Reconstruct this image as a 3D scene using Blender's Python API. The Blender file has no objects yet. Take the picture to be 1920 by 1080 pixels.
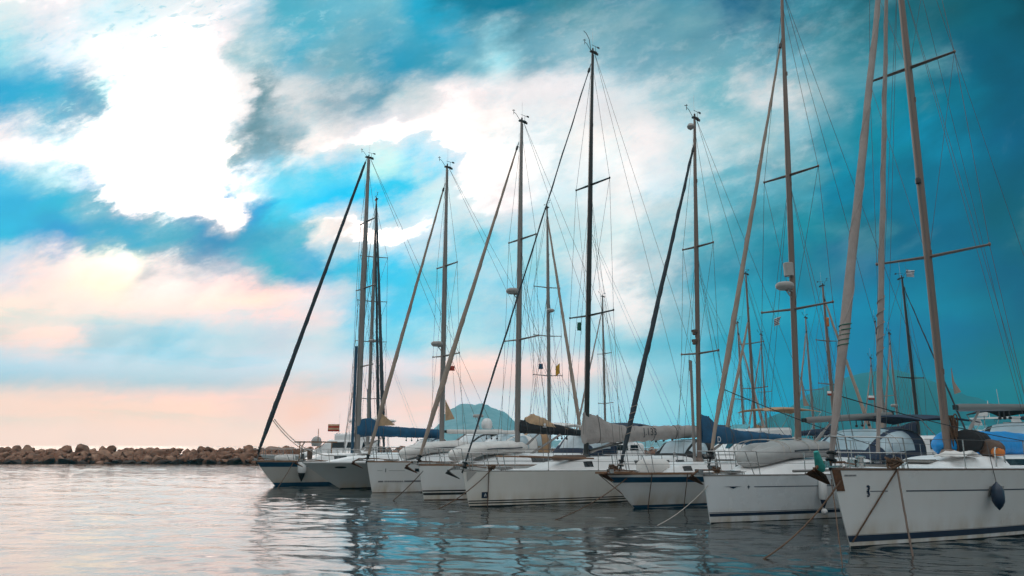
import bpy, bmesh, math, random
import numpy as np
from mathutils import Vector, Matrix, noise as mnoise
random.seed(7)
R = math.radians
sc = bpy.context.scene
col = sc.collection

# ------------------------------------------------------------------ camera
FPX, CAMH = 1440.0, 2.0
PITCH = math.atan(296 / FPX)
PC, PS = math.cos(PITCH), math.sin(PITCH)
cd = bpy.data.cameras.new('camera'); cam = bpy.data.objects.new('camera', cd); col.objects.link(cam)
cd.sensor_width = 36.0; cd.lens = 36.0 * FPX / 1920; cd.clip_start = 0.1; cd.clip_end = 40000
cam.location = (0, 0, CAMH); cam.rotation_euler = (math.pi / 2 + PITCH, 0, 0)
sc.camera = cam
sc.render.resolution_x = 1024; sc.render.resolution_y = 576

def ray(px, py):
    u = (px - 960) / FPX; v = (540 - py) / FPX
    return (u, PC - v * PS, PS + v * PC)
def ground(px, py, z=0.0):
    r = ray(px, py); t = (z - CAMH) / r[2]
    return (r[0] * t, r[1] * t)
def at_depth(px, py, y):
    r = ray(px, py); t = y / r[1]
    return (r[0] * t, y, CAMH + r[2] * t)

# ------------------------------------------------------------------ render settings
sc.render.engine = 'CYCLES'
sc.cycles.use_denoising = True
sc.cycles.max_bounces = 8; sc.cycles.glossy_bounces = 4; sc.cycles.diffuse_bounces = 3
sc.cycles.transparent_max_bounces = 12; sc.cycles.volume_bounces = 0
sc.cycles.sample_clamp_indirect = 12.0
sc.view_settings.view_transform = 'Standard'; sc.view_settings.look = 'None'
sc.view_settings.exposure = 0.0; sc.view_settings.gamma = 1.0

# ------------------------------------------------------------------ world
SUN_AZ, SUN_EL = R(-29), R(18)       # azimuth from +Y (negative = left)
world = bpy.data.worlds.new('World'); sc.world = world; world.use_nodes = True
nt = world.node_tree; nt.nodes.clear()
def N(t, **kw):
    n = nt.nodes.new(t)
    for k, v in kw.items(): setattr(n, k, v)
    return n
def LK(a, b): nt.links.new(a, b)
def put(sock, v):
    if hasattr(v, 'is_output') or isinstance(v, bpy.types.NodeSocket): LK(v, sock)
    else: sock.default_value = v
def M(op, a, b=None, c=None, clamp=False):
    n = N('ShaderNodeMath', operation=op, use_clamp=clamp)
    put(n.inputs[0], a)
    if b is not None: put(n.inputs[1], b)
    if c is not None: put(n.inputs[2], c)
    return n.outputs[0]
def SS(x, lo, hi, a=0.0, b=1.0):
    n = N('ShaderNodeMapRange', interpolation_type='SMOOTHSTEP')
    put(n.inputs['Value'], x); n.inputs['From Min'].default_value = lo; n.inputs['From Max'].default_value = hi
    n.inputs['To Min'].default_value = a; n.inputs['To Max'].default_value = b
    return n.outputs[0]
def MIX(f, a, b, mode='MIX'):
    n = N('ShaderNodeMix', data_type='RGBA', blend_type=mode, clamp_factor=True)
    put(n.inputs[0], f); put(n.inputs[6], a); put(n.inputs[7], b)
    return n.outputs[2]
def lin(c):
    o = []
    for v in c[:3]:
        v = v / 255.0
        o.append(v / 12.92 if v <= 0.04045 else ((v + 0.055) / 1.055) ** 2.4)
    return (o[0], o[1], o[2], 1.0)
tc = N('ShaderNodeTexCoord'); DIR = tc.outputs['Generated']
sx = N('ShaderNodeSeparateXYZ'); LK(DIR, sx.inputs[0]); DX, DY, DZ = sx.outputs
Yc = M('MAXIMUM', DY, 0.22)
U0 = M('DIVIDE', DX, Yc); V0 = M('DIVIDE', DZ, Yc)
def noise(scale, detail, rough, vec=None, dist=0.0, dim='3D'):
    n = N('ShaderNodeTexNoise', noise_dimensions=dim)
    n.inputs['Scale'].default_value = scale; n.inputs['Detail'].default_value = detail
    n.inputs['Roughness'].default_value = rough; n.inputs['Distortion'].default_value = dist
    LK(vec if vec is not None else DIR, n.inputs['Vector'])
    return n
# stretched coordinates: clouds lie flatter near the horizon
cb = N('ShaderNodeCombineXYZ'); LK(M('MULTIPLY', U0, 1.0), cb.inputs[0]); LK(M('SUBTRACT', M('MULTIPLY', V0, 1.7), M('MULTIPLY', U0, 0.45)), cb.inputs[1])
FLAT = cb.outputs[0]
wn = noise(3.2, 9, 0.56, FLAT); ws = N('ShaderNodeSeparateColor'); LK(wn.outputs['Color'], ws.inputs[0])
wn2 = noise(11.0, 9, 0.62, FLAT); ws2 = N('ShaderNodeSeparateColor'); LK(wn2.outputs['Color'], ws2.inputs[0])
low = SS(V0, 0.02, 0.30, 0.4, 1.0)
wu = M('ADD', M('MULTIPLY', M('SUBTRACT', ws.outputs[0], 0.5), 0.17), M('MULTIPLY', M('SUBTRACT', ws2.outputs[0], 0.5), 0.12))
wv = M('ADD', M('MULTIPLY', M('SUBTRACT', ws.outputs[1], 0.5), 0.10), M('MULTIPLY', M('SUBTRACT', ws2.outputs[1], 0.5), 0.085))
U = M('ADD', U0, M('MULTIPLY', wu, SS(V0, 0.02, 0.30, 0.9, 1.0))); V = M('ADD', V0, M('MULTIPLY', wv, low))
def uv_of(px, py):
    r = ray(px, py); return r[0] / r[1], r[2] / r[1]
GRID = [
 (825, [(0,459,361,316),(200,444,351,308),(400,431,344,304),(500,430,345,302),(650,416,331,306),(780,398,341,324),(900,377,343,335),(1050,319,332,342),(1200,236,302,323),(1300,198,288,320),(1400,72,221,263),(1600,0,33,155),(1920,0,0,0)]),
 (760, [(0,460,350,296),(200,454,341,285),(400,449,337,283),(500,420,323,287),(600,428,312,261),(700,407,331,312),(780,413,322,288),(850,364,334,341),(950,354,336,335),(1050,319,331,335),(1150,286,319,335),(1250,243,306,321),(1350,140,279,310),(1450,0,178,238),(1600,0,88,194),(1750,0,0,58),(1920,0,0,0)]),
 (700, [(0,283,297,317),(150,309,305,318),(300,307,306,315),(450,317,306,315),(600,325,314,319),(700,369,304,295),(780,353,314,314),(850,402,307,272),(950,384,302,278),(1050,387,310,288),(1150,296,304,309),(1250,221,278,297),(1350,113,234,274),(1450,0,156,212),(1600,0,88,179),(1750,0,0,124),(1920,0,0,0)]),
 (640, [(0,345,278,252),(100,373,289,257),(190,245,257,266),(300,205,255,277),(400,263,273,281),(500,280,269,276),(600,291,282,282),(680,197,264,291),(760,174,262,290),(850,274,286,286),(950,220,267,282),(1050,266,279,287),(1150,189,260,278),(1250,144,230,256),(1350,47,175,212),(1450,0,140,189),(1600,0,110,173),(1750,0,78,147),(1920,0,0,85)]),
 (580, [(0,350,288,255),(150,321,277,256),(300,321,273,256),(450,380,278,245),(600,307,273,270),(680,175,248,279),(760,101,235,277),(840,178,250,269),(920,202,248,266),(1000,180,249,274),(1100,217,259,275),(1180,323,300,292),(1240,200,228,239),(1320,103,192,217),(1420,47,168,199),(1500,0,155,198),(1600,0,123,177),(1750,0,119,163),(1850,0,87,126),(1920,0,0,94)]),
 (510, [(0,267,251,261),(100,304,257,244),(200,304,286,219),(300,254,227,225),(420,217,209,224),(500,46,195,225),(560,67,185,234),(640,62,211,251),(720,63,227,273),(800,107,222,252),(900,200,250,268),(1000,185,242,253),(1100,268,264,264),(1160,310,291,285),(1220,233,239,242),(1300,81,164,192),(1400,43,140,172),(1500,0,109,146),(1600,0,73,136),(1750,0,94,139),(1920,0,0,88)]),
 (435, [(0,0,200,248),(100,0,163,232),(200,47,181,225),(300,81,184,215),(400,54,143,202),(480,47,168,212),(560,99,199,224),(600,283,266,255),(640,290,263,252),(700,288,281,279),(800,259,266,275),(880,137,229,252),(960,181,237,255),(1060,219,249,254),(1160,263,268,265),(1240,195,229,238),(1320,111,188,205),(1400,79,162,183),(1500,2,132,154),(1600,0,82,113),(1750,0,72,121),(1920,0,55,82)]),
 (375, [(0,0,186,240),(100,2,197,237),(180,132,203,229),(230,283,252,250),(330,255,255,255),(440,288,260,250),(480,42,172,237),(540,0,234,274),(640,0,224,278),(720,52,224,266),(800,238,265,268),(880,249,258,260),(960,280,260,258),(1060,251,265,269),(1160,278,269,265),(1240,213,230,234),(1320,160,211,223),(1400,101,187,207),(1480,86,171,192),(1560,0,125,164),(1650,0,97,136),(1750,0,92,135),(1920,0,56,86)]),
 (330, [(0,72,204,248),(80,166,231,246),(160,190,223,250),(300,255,255,255),(440,293,284,255),(480,204,237,257),(560,87,234,267),(640,94,235,273),(700,228,274,267),(780,153,243,271),(880,290,267,265),(960,282,271,266),(1060,263,265,266),(1160,288,277,273),(1240,248,257,262),(1320,134,206,222),(1400,145,199,215),(1480,115,182,196),(1560,7,151,186),(1650,0,125,164),(1750,0,98,138),(1920,0,57,96)]),
 (260, [(0,288,263,259),(100,221,243,255),(250,252,254,254),(400,250,252,252),(440,211,215,221),(490,119,149,162),(540,176,193,202),(600,280,263,257),(700,270,255,255),(900,292,274,268),(1000,256,258,259),(1100,281,269,263),(1200,276,261,258),(1300,226,245,250),(1400,191,218,222),(1460,173,213,224),(1560,61,156,179),(1650,0,131,157),(1750,0,137,178),(1920,0,68,113)]),
 (170, [(0,7,170,220),(100,22,178,220),(180,82,167,206),(240,202,248,250),(400,255,255,255),(465,241,234,235),(495,112,145,157),(545,233,231,232),(640,169,183,193),(720,109,161,184),(780,218,222,224),(860,285,263,260),(960,276,262,261),(1060,265,253,253),(1180,236,241,244),(1280,174,209,218),(1360,128,191,204),(1450,243,238,237),(1520,175,196,201),(1600,37,139,162),(1700,0,121,149),(1800,0,104,134),(1920,0,66,102)]),
 (95, [(0,166,230,244),(100,222,237,248),(240,252,253,253),(400,292,264,263),(470,188,213,219),(560,85,180,208),(640,131,182,198),(720,37,155,193),(800,59,155,186),(860,141,192,207),(920,193,241,249),(1000,120,170,189),(1100,166,199,211),(1200,118,169,189),(1300,121,168,183),(1400,121,174,190),(1500,130,183,200),(1600,68,136,153),(1700,35,115,132),(1800,0,71,104),(1920,0,73,106)]),
 (0, [(0,254,255,254),(120,269,257,259),(240,228,254,262),(360,255,256,258),(440,250,249,254),(485,193,222,237),(560,87,182,206),(640,116,187,208),(720,132,196,213),(800,32,175,214),(900,0,118,151),(960,0,117,148),(1060,57,130,148),(1160,102,153,174),(1260,71,145,172),(1360,0,85,130),(1440,0,80,116),(1540,74,147,166),(1640,20,80,95),(1740,22,83,97),(1840,0,90,112),(1920,0,45,67)]),
]
UMAX = 1.0
rows = []
for py, stops in GRID:
    cr = N('ShaderNodeValToRGB'); cr.color_ramp.interpolation = 'EASE'
    els = cr.color_ramp.elements
    vals = []
    for s_ in stops:
        u, v = uv_of(s_[0], py); vals.append(((u + UMAX) / (2 * UMAX), lin(s_[1:])))
    els[0].position, els[0].color = vals[0]; els[1].position, els[1].color = vals[-1]
    for p_, c_ in vals[1:-1]:
        e = els.new(p_); e.color = c_
    LK(M('MULTIPLY_ADD', U, 1 / (2 * UMAX), 0.5), cr.inputs[0])
    rows.append((uv_of(960, py)[1], cr.outputs[0]))
sky = rows[0][1]
for (v0, _), (v1, c1) in zip(rows[:-1], rows[1:]):
    sky = MIX(SS(V, v0, v1), sky, c1)
# cloud billows: brighter and darker folds inside the cloud deck
bn = noise(7.0, 10, 0.62, FLAT, 0.4); bn2 = noise(2.2, 8, 0.6, FLAT, 0.6)
fold = M('ADD', M('MULTIPLY', M('SUBTRACT', bn.outputs[0], 0.5), 0.55), M('MULTIPLY', M('SUBTRACT', bn2.outputs[0], 0.5), 0.5))
fold = M('ADD', 1.0, M('MULTIPLY', fold, SS(V0, 0.03, 0.25, 0.12, 0.75)))
fc = N('ShaderNodeCombineColor'); [LK(fold, fc.inputs[i]) for i in range(3)]
sky = MIX(1.0, sky, fc.outputs[0], 'MULTIPLY')
# ragged cloud edges: in the half-cloudy zones fine fractal detail decides what is cloud and what is open sky
rgb = N('ShaderNodeSeparateColor'); LK(sky, rgb.inputs[0]); wht = M('MINIMUM', rgb.outputs[0], 1.0)
bell = M('MULTIPLY', M('MULTIPLY', wht, M('SUBTRACT', 1.15, wht)), 3.4)
e1 = noise(6.0, 13, 0.62, FLAT, 0.3); e2 = noise(24.0, 12, 0.68, FLAT, 0.1)
ed = M('ADD', M('MULTIPLY', M('SUBTRACT', e1.outputs[0], 0.5), 1.6), M('MULTIPLY', M('SUBTRACT', e2.outputs[0], 0.5), 2.7))
ed = M('MULTIPLY', M('MULTIPLY', ed, bell), SS(V0, 0.08, 0.24, 0.10, 1.0))
sky = MIX(M('MULTIPLY', ed, 0.75, clamp=True), sky, (1.0, 0.97, 0.95, 1))
tn = N('ShaderNodeMix', data_type='RGBA', blend_type='MULTIPLY'); tn.inputs[0].default_value = 1.0; LK(sky, tn.inputs[6]); tn.inputs[7].default_value = (0.42, 0.80, 0.90, 1)
sky = MIX(M('MULTIPLY', ed, -0.9, clamp=True), sky, tn.outputs[2])
# heavy storm cloud on the dark side: slate and pale folds running up to the right
cs = N('ShaderNodeCombineXYZ'); LK(M('ADD', M('MULTIPLY', U0, 0.8), M('MULTIPLY', V0, 0.5)), cs.inputs[0]); LK(M('SUBTRACT', M('MULTIPLY', V0, 1.9), M('MULTIPLY', U0, 1.0)), cs.inputs[1])
st1 = noise(3.4, 12, 0.58, cs.outputs[0], 0.5)
dark = M('MULTIPLY', SS(wht, 0.02, 0.55, 1.0, 0.0), M('MULTIPLY', SS(V0, 0.16, 0.36), SS(U0, -0.1, 0.12)))
s_hi = M('MULTIPLY', SS(st1.outputs[0], 0.50, 0.72), M('MULTIPLY', dark, 0.8))
s_lo = M('MULTIPLY', SS(st1.outputs[0], 0.52, 0.30), M('MULTIPLY', dark, 1.0))
sky = MIX(s_hi, sky, (0.22, 0.42, 0.47, 1))
tn2 = N('ShaderNodeMix', data_type='RGBA', blend_type='MULTIPLY'); tn2.inputs[0].default_value = 1.0; LK(sky, tn2.inputs[6]); tn2.inputs[7].default_value = (0.42, 0.50, 0.54, 1)
sky = MIX(s_lo, sky, tn2.outputs[2])
# thin streaks along the low sky, and mackerel specks high in the bright cloud
cl = N('ShaderNodeCombineXYZ'); LK(M('ADD', U0, M('MULTIPLY', wu, 0.3)), cl.inputs[0]); LK(M('MULTIPLY_ADD', V0, 8.5, M('MULTIPLY', wu, 1.2)), cl.inputs[1])
stn = noise(2.6, 8, 0.55, cl.outputs[0], 0.3)
lowz = M('MULTIPLY', SS(V0, 0.012, 0.05), M('MULTIPLY', SS(V0, 0.27, 0.17), SS(U0, 0.16, -0.05)))
sky = MIX(M('MULTIPLY', SS(stn.outputs[0], 0.52, 0.64), lowz), sky, MIX(1.0, sky, (0.80, 0.97, 1.03, 1), 'MULTIPLY'))
sky = MIX(M('MULTIPLY', SS(stn.outputs[0], 0.48, 0.36), lowz), sky, MIX(1.0, sky, (1.16, 1.03, 0.98, 1), 'MULTIPLY'))
sp1 = noise(46.0, 6, 0.6, FLAT, 0.4); sp2 = noise(5.0, 3, 0.5, FLAT)
spk = M('MULTIPLY', SS(sp1.outputs[0], 0.55, 0.68), M('MULTIPLY', SS(sp2.outputs[0], 0.46, 0.60), M('MULTIPLY', SS(V0, 0.40, 0.47), SS(U0, -0.2, -0.32))))
sky = MIX(M('MULTIPLY', spk, 0.75), sky, (0.42, 0.76, 0.85, 1))
# glow of the veiled sun in the bright cloud
def glow(px, py, k, power):
    r = Vector(ray(px, py)).normalized()
    dn = N('ShaderNodeVectorMath', operation='DOT_PRODUCT'); LK(DIR, dn.inputs[0]); dn.inputs[1].default_value = r
    return M('MULTIPLY', M('POWER', M('MAXIMUM', dn.outputs['Value'], 0.0), power), k)
sp3 = N('ShaderNodeSeparateColor'); LK(sky, sp3.inputs[0]); lum0 = M('MINIMUM', sp3.outputs[0], M('MINIMUM', sp3.outputs[1], sp3.outputs[2]))
g1 = glow(300, 320, 6.0, 240.0); g2 = M('MULTIPLY', glow(250, 340, 9.0, 26.0), M('MULTIPLY', SS(lum0, 0.97, 1.22), SS(V0, 0.20, 0.27)))
gl = M('ADD', g1, g2)
lum = N('ShaderNodeRGBToBW'); LK(sky, lum.inputs[0])
gl = M('MULTIPLY', gl, SS(lum.outputs[0], 0.5, 1.1))
gc = N('ShaderNodeCombineColor'); LK(gl, gc.inputs[0]); LK(M('MULTIPLY', gl, 0.74), gc.inputs[1]); LK(M('MULTIPLY', gl, 0.62), gc.inputs[2])
sky = MIX(1.0, sky, gc.outputs[0], 'ADD')
# the sky overhead and behind the viewer: a grey-white overcast
back = MIX(SS(DZ, 0.25, 0.85), (0.60, 0.585, 0.58, 1), (1.15, 1.2, 1.22, 1))
bk = MIX(M('MULTIPLY', SS(bn2.outputs[0], 0.3, 0.7), SS(DZ, 0.7, 0.3)), back, (0.47, 0.47, 0.475, 1))
sky = MIX(SS(DY, 0.12, 0.42), bk, sky)
skyx = N('ShaderNodeVectorMath', operation='SCALE'); LK(sky, skyx.inputs[0]); skyx.inputs['Scale'].default_value = 10.0
nish = N('ShaderNodeTexSky', sky_type='NISHITA'); nish.sun_disc = False
nish.sun_elevation = SUN_EL; nish.sun_rotation = SUN_AZ; nish.air_density = 1.0; nish.dust_density = 1.5
final = MIX(0.985, nish.outputs[0], skyx.outputs[0])
bg = N('ShaderNodeBackground'); bg.inputs['Strength'].default_value = 0.1; LK(final, bg.inputs['Color'])
wo = N('ShaderNodeOutputWorld'); LK(bg.outputs[0], wo.inputs['Surface'])

# ------------------------------------------------------------------ sun, veiled by cloud
sd = bpy.data.lights.new('sun', 'SUN'); so = bpy.data.objects.new('sun', sd); col.objects.link(so)
sd.energy = 0.5; sd.angle = R(38); sd.color = (1.0, 0.78, 0.66)
sdir = Vector((math.sin(SUN_AZ) * math.cos(SUN_EL), math.cos(SUN_AZ) * math.cos(SUN_EL), math.sin(SUN_EL)))
so.rotation_euler = sdir.to_track_quat('Z', 'Y').to_euler()

# ================================================================== helpers
class MB:
    def __init__(s): s.v = []; s.f = []; s.mi = []
    def add(s, vs, fs, mi=0):
        o = len(s.v); s.v += [tuple(v) for v in vs]; s.f += [tuple(i + o for i in f) for f in fs]; s.mi += [mi] * len(fs)
    def box(s, c, d, rot=None, mi=0):
        vs = [Vector((x * d[0] / 2, y * d[1] / 2, z * d[2] / 2)) for x in (-1, 1) for y in (-1, 1) for z in (-1, 1)]
        if rot is not None: vs = [rot @ v for v in vs]
        vs = [v + Vector(c) for v in vs]
        s.add(vs, [(0, 1, 3, 2), (4, 6, 7, 5), (0, 4, 5, 1), (2, 3, 7, 6), (0, 2, 6, 4), (1, 5, 7, 3)], mi)
    def path(s, pts, rad, n=8, cap=True, flat=1.0, mi=0):
        pts = [Vector(p) for p in pts]
        if not isinstance(rad, (list, tuple)): rad = [rad] * len(pts)
        rings = []; up = None
        for i, p in enumerate(pts):
            t = (pts[min(i + 1, len(pts) - 1)] - pts[max(i - 1, 0)])
            if t.length < 1e-9: t = Vector((0, 0, 1))
            t.normalize()
            if up is None:
                a = Vector((0, 1, 0)) if abs(t.y) < 0.9 else Vector((1, 0, 0))
                up = (a - t * a.dot(t)).normalized()
            else:
                up = up - t * up.dot(t)
                up = up.normalized() if up.length > 1e-6 else Vector((0, 1, 0))
            b = t.cross(up)
            rings.append([p + (up * math.cos(2 * math.pi * k / n) * flat + b * math.sin(2 * math.pi * k / n)) * rad[i] for k in range(n)])
        vs = [v for r_ in rings for v in r_]; fs = []
        for i in range(len(pts) - 1):
            for k in range(n):
                fs.append((i * n + k, i * n + (k + 1) % n, (i + 1) * n + (k + 1) % n, (i + 1) * n + k))
        if cap:
            fs.append(tuple(reversed(range(n)))); fs.append(tuple((len(pts) - 1) * n + k for k in range(n)))
        s.add(vs, fs, mi)
    def lathe(s, prof, c=(0, 0, 0), n=16, axis='Z', mi=0):
        vs = []; fs = []
        for (r_, h) in prof:
            for k in range(n):
                a = 2 * math.pi * k / n; x, y = r_ * math.cos(a), r_ * math.sin(a)
                p = (x, y, h) if axis == 'Z' else ((h, x, y) if axis == 'X' else (x, h, y))
                vs.append((p[0] + c[0], p[1] + c[1], p[2] + c[2]))
        for i in range(len(prof) - 1):
            for k in range(n): fs.append((i * n + k, i * n + (k + 1) % n, (i + 1) * n + (k + 1) % n, (i + 1) * n + k))
        fs.append(tuple(reversed(range(n)))); fs.append(tuple((len(prof) - 1) * n + k for k in range(n)))
        s.add(vs, fs, mi)
    def grid(s, rows_, closed=False, mi=0):
        n = len(rows_[0]); vs = [p for r_ in rows_ for p in r_]; fs = []
        for i in range(len(rows_) - 1):
            for k in range(n if closed else n - 1):
                fs.append((i * n + k, i * n + (k + 1) % n, (i + 1) * n + (k + 1) % n, (i + 1) * n + k))
        s.add(vs, fs, mi)
    def prism(s, poly, off, mi=0):
        n = len(poly); a = [Vector(p) for p in poly]; b = [p + Vector(off) for p in a]
        s.add(a + b, [tuple(reversed(range(n))), tuple(range(n, 2 * n))] + [(i, (i + 1) % n, n + (i + 1) % n, n + i) for i in range(n)], mi)
    def solid(s, rows_, th):
        """a sheet of real thickness th (vector)"""
        t = Vector(th); n = len(rows_[0]); m = len(rows_)
        a = [[Vector(p) for p in r_] for r_ in rows_]; b = [[p + t for p in r_] for r_ in a]
        s.grid(a); s.grid(b)
        s.grid([a[0], b[0]]); s.grid([a[-1], b[-1]])
        s.grid([[r_[0] for r_ in a], [r_[0] for r_ in b]]); s.grid([[r_[-1] for r_ in a], [r_[-1] for r_ in b]])
    def build(s, name, mat, parent=None, smooth=True, flatang=40):
        me = bpy.data.meshes.new(name); me.from_pydata([tuple(v) for v in s.v], [], s.f)
        mats = mat if isinstance(mat, (list, tuple)) else [mat]
        for m_ in mats: me.materials.append(m_)
        if len(mats) > 1: me.polygons.foreach_set('material_index', s.mi)
        bm = bmesh.new(); bm.from_mesh(me); bmesh.ops.remove_doubles(bm, verts=bm.verts, dist=1e-5)
        bmesh.ops.recalc_face_normals(bm, faces=bm.faces)
        if smooth:
            for f in bm.faces: f.smooth = True
            for e in bm.edges:
                if len(e.link_faces) == 2 and e.calc_face_angle(0) > R(flatang): e.smooth = False
        bm.to_mesh(me); bm.free(); me.update()
        return link(name, me, parent)
def link(name, me, parent=None):
    o = bpy.data.objects.new(name, me); col.objects.link(o)
    if parent is not None: o.parent = parent
    return o
def tag(o, label, cat, group=None):
    o['label'] = label; o['category'] = cat
    if group: o['group'] = group
    return o
def empty(name, loc, rz, label, cat, group=None):
    o = bpy.data.objects.new(name, None); col.objects.link(o); o.location = loc; o.rotation_euler = (0, 0, rz)
    o.empty_display_size = 0.2
    return tag(o, label, cat, group)

# ------------------------------------------------------------------ materials
MATS = {}
def mat(name, c, rough=0.5, metal=0.0, var=0.12, scale=4.0, bump=0.0, bscale=30.0, spec=0.5, stretch=None, trans=0.0, alpha=1.0, dirt=None):
    if name in MATS: return MATS[name]
    m = bpy.data.materials.new(name); m.use_nodes = True; t = m.node_tree; b = t.nodes['Principled BSDF']
    b.inputs['Roughness'].default_value = rough; b.inputs['Metallic'].default_value = metal
    b.inputs['Specular IOR Level'].default_value = spec
    if trans: b.inputs['Transmission Weight'].default_value = trans
    if alpha < 1: b.inputs['Alpha'].default_value = alpha
    tcn = t.nodes.new('ShaderNodeTexCoord'); mp = t.nodes.new('ShaderNodeMapping'); t.links.new(tcn.outputs['Object'], mp.inputs[0])
    if stretch: mp.inputs['Scale'].default_value = stretch
    n = t.nodes.new('ShaderNodeTexNoise'); n.inputs['Scale'].default_value = scale; n.inputs['Detail'].default_value = 6; n.inputs['Roughness'].default_value = 0.6
    t.links.new(mp.outputs[0], n.inputs['Vector'])
    cr = t.nodes.new('ShaderNodeValToRGB'); cr.color_ramp.elements[0].position = 0.3; cr.color_ramp.elements[1].position = 0.7
    lo = [max(0, x * (1 - var)) for x in c]; hi = [min(1, x * (1 + var)) for x in c]
    cr.color_ramp.elements[0].color = (*lo, 1); cr.color_ramp.elements[1].color = (*hi, 1)
    t.links.new(n.outputs[0], cr.inputs[0]); outc = cr.outputs[0]
    if dirt:
        # yellow-brown scum that gathers above the waterline, with streaks
        sp = t.nodes.new('ShaderNodeSeparateXYZ'); t.links.new(tcn.outputs['Object'], sp.inputs[0])
        m2 = t.nodes.new('ShaderNodeMapping'); t.links.new(tcn.outputs['Object'], m2.inputs[0]); m2.inputs['Scale'].default_value = (1.3, 1.3, 0.35)
        n2 = t.nodes.new('ShaderNodeTexNoise'); n2.inputs['Scale'].default_value = 2.0; n2.inputs['Detail'].default_value = 7; t.links.new(m2.outputs[0], n2.inputs['Vector'])
        mr = t.nodes.new('ShaderNodeMapRange'); mr.inputs['From Min'].default_value = 0.0; mr.inputs['From Max'].default_value = dirt[1]
        mr.inputs['To Min'].default_value = 1.0; mr.inputs['To Max'].default_value = 0.10; t.links.new(sp.outputs[2], mr.inputs['Value'])
        mu = t.nodes.new('ShaderNodeMath'); mu.operation = 'MULTIPLY'; t.links.new(mr.outputs[0], mu.inputs[0])
        mq = t.nodes.new('ShaderNodeMapRange'); mq.inputs['From Min'].default_value = 0.35; mq.inputs['From Max'].default_value = 0.75; t.links.new(n2.outputs[0], mq.inputs['Value'])
        t.links.new(mq.outputs[0], mu.inputs[1])
        mx = t.nodes.new('ShaderNodeMix'); mx.data_type = 'RGBA'; t.links.new(mu.outputs[0], mx.inputs[0]); t.links.new(outc, mx.inputs[6]); mx.inputs[7].default_value = (*dirt[0], 1)
        outc = mx.outputs[2]
    t.links.new(outc, b.inputs['Base Color'])
    rr = t.nodes.new('ShaderNodeMapRange'); rr.inputs['To Min'].default_value = max(0.02, rough * 0.8); rr.inputs['To Max'].default_value = min(1, rough * 1.25)
    t.links.new(n.outputs[0], rr.inputs['Value']); t.links.new(rr.outputs[0], b.inputs['Roughness'])
    if bump:
        n3 = t.nodes.new('ShaderNodeTexNoise'); n3.inputs['Scale'].default_value = bscale; n3.inputs['Detail'].default_value = 5; t.links.new(mp.outputs[0], n3.inputs['Vector'])
        bp = t.nodes.new('ShaderNodeBump'); bp.inputs['Strength'].default_value = bump; bp.inputs['Distance'].default_value = 0.03
        t.links.new(n3.outputs[0], bp.inputs['Height']); t.links.new(bp.outputs[0], b.inputs['Normal'])
    MATS[name] = m
    return m
SCUM = (0.42, 0.30, 0.17)
m_hull = mat('gelcoat_white', (0.74, 0.73, 0.72), 0.28, var=0.03, scale=0.8, dirt=(SCUM, 0.55))
m_hull_cool = mat('gelcoat_cool_white', (0.72, 0.74, 0.76), 0.26, var=0.03, scale=0.8, dirt=(SCUM, 0.4))
m_hull_warm = mat('gelcoat_cream', (0.76, 0.72, 0.67), 0.3, var=0.03, scale=0.8, dirt=(SCUM, 0.5))
m_hull_shaded = mat('gelcoat_shaded_grey', (0.46, 0.47, 0.46), 0.3, var=0.04, scale=0.8, dirt=(SCUM, 0.4))  # pale gelcoat darkened: shade of the flared bow put into the colour
m_deck = mat('deck_white', (0.80, 0.80, 0.80), 0.45, var=0.05, scale=3, bump=0.1, bscale=120)
m_cabin = mat('cabin_white', (0.78, 0.76, 0.75), 0.35, var=0.05, scale=2)
m_navy = mat('navy_paint', (0.015, 0.03, 0.06), 0.3, var=0.15)
m_blue = mat('stripe_blue', (0.008, 0.055, 0.11), 0.3, var=0.15)
m_black = mat('black_trim', (0.012, 0.013, 0.015), 0.35, var=0.2)
m_glass = mat('dark_glass', (0.012, 0.016, 0.02), 0.06, var=0.2)
m_tint = mat('aqua_glass', (0.10, 0.30, 0.34), 0.05, var=0.2, spec=0.8)
m_clear = mat('clear_vinyl', (0.36, 0.44, 0.48), 0.32, var=0.15, scale=3, bump=0.3, bscale=4, spec=0.7)
m_alu = mat('mast_alloy', (0.25, 0.225, 0.21), 0.42, 0.4, var=0.08, scale=2, stretch=(1, 1, 0.2))
m_alu_warm = mat('mast_bronze_alloy', (0.20, 0.145, 0.12), 0.45, 0.35, var=0.08, scale=2, stretch=(1, 1, 0.2))
m_mblack = mat('mast_black', (0.02, 0.018, 0.017), 0.3, 0.0, var=0.2)
m_steel = mat('stainless', (0.45, 0.44, 0.43), 0.25, 0.9, var=0.1)
m_wire = mat('rigging_wire', (0.11, 0.10, 0.10), 0.5, 0.4, var=0.1)
m_wood = mat('teak', (0.22, 0.11, 0.055), 0.5, var=0.35, scale=6, stretch=(0.3, 3, 3))
m_rub = mat('toe_rail_brown', (0.11, 0.065, 0.045), 0.5, var=0.3)
m_sail = mat('furled_sail_tan', (0.31, 0.24, 0.195), 0.8, var=0.18, scale=3, bump=0.5, bscale=14, stretch=(1, 1, 0.4))
m_sailw = mat('furled_sail_grey', (0.30, 0.25, 0.23), 0.8, var=0.2, scale=3, bump=0.5, bscale=14, stretch=(1, 1, 0.4))
m_saild = mat('furled_sail_dark', (0.02, 0.03, 0.04), 0.7, var=0.3, scale=5, bump=0.5, bscale=14)
m_csail = mat('sailcloth_tan', (0.50, 0.33, 0.20), 0.8, var=0.2, scale=4, bump=0.6, bscale=8)
m_cblue = mat('canvas_blue', (0.012, 0.075, 0.155), 0.8, var=0.25, scale=2.5, bump=0.5, bscale=10)
m_cnavy = mat('canvas_navy', (0.010, 0.022, 0.05), 0.8, var=0.3, scale=2.5, bump=0.5, bscale=10)
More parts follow.
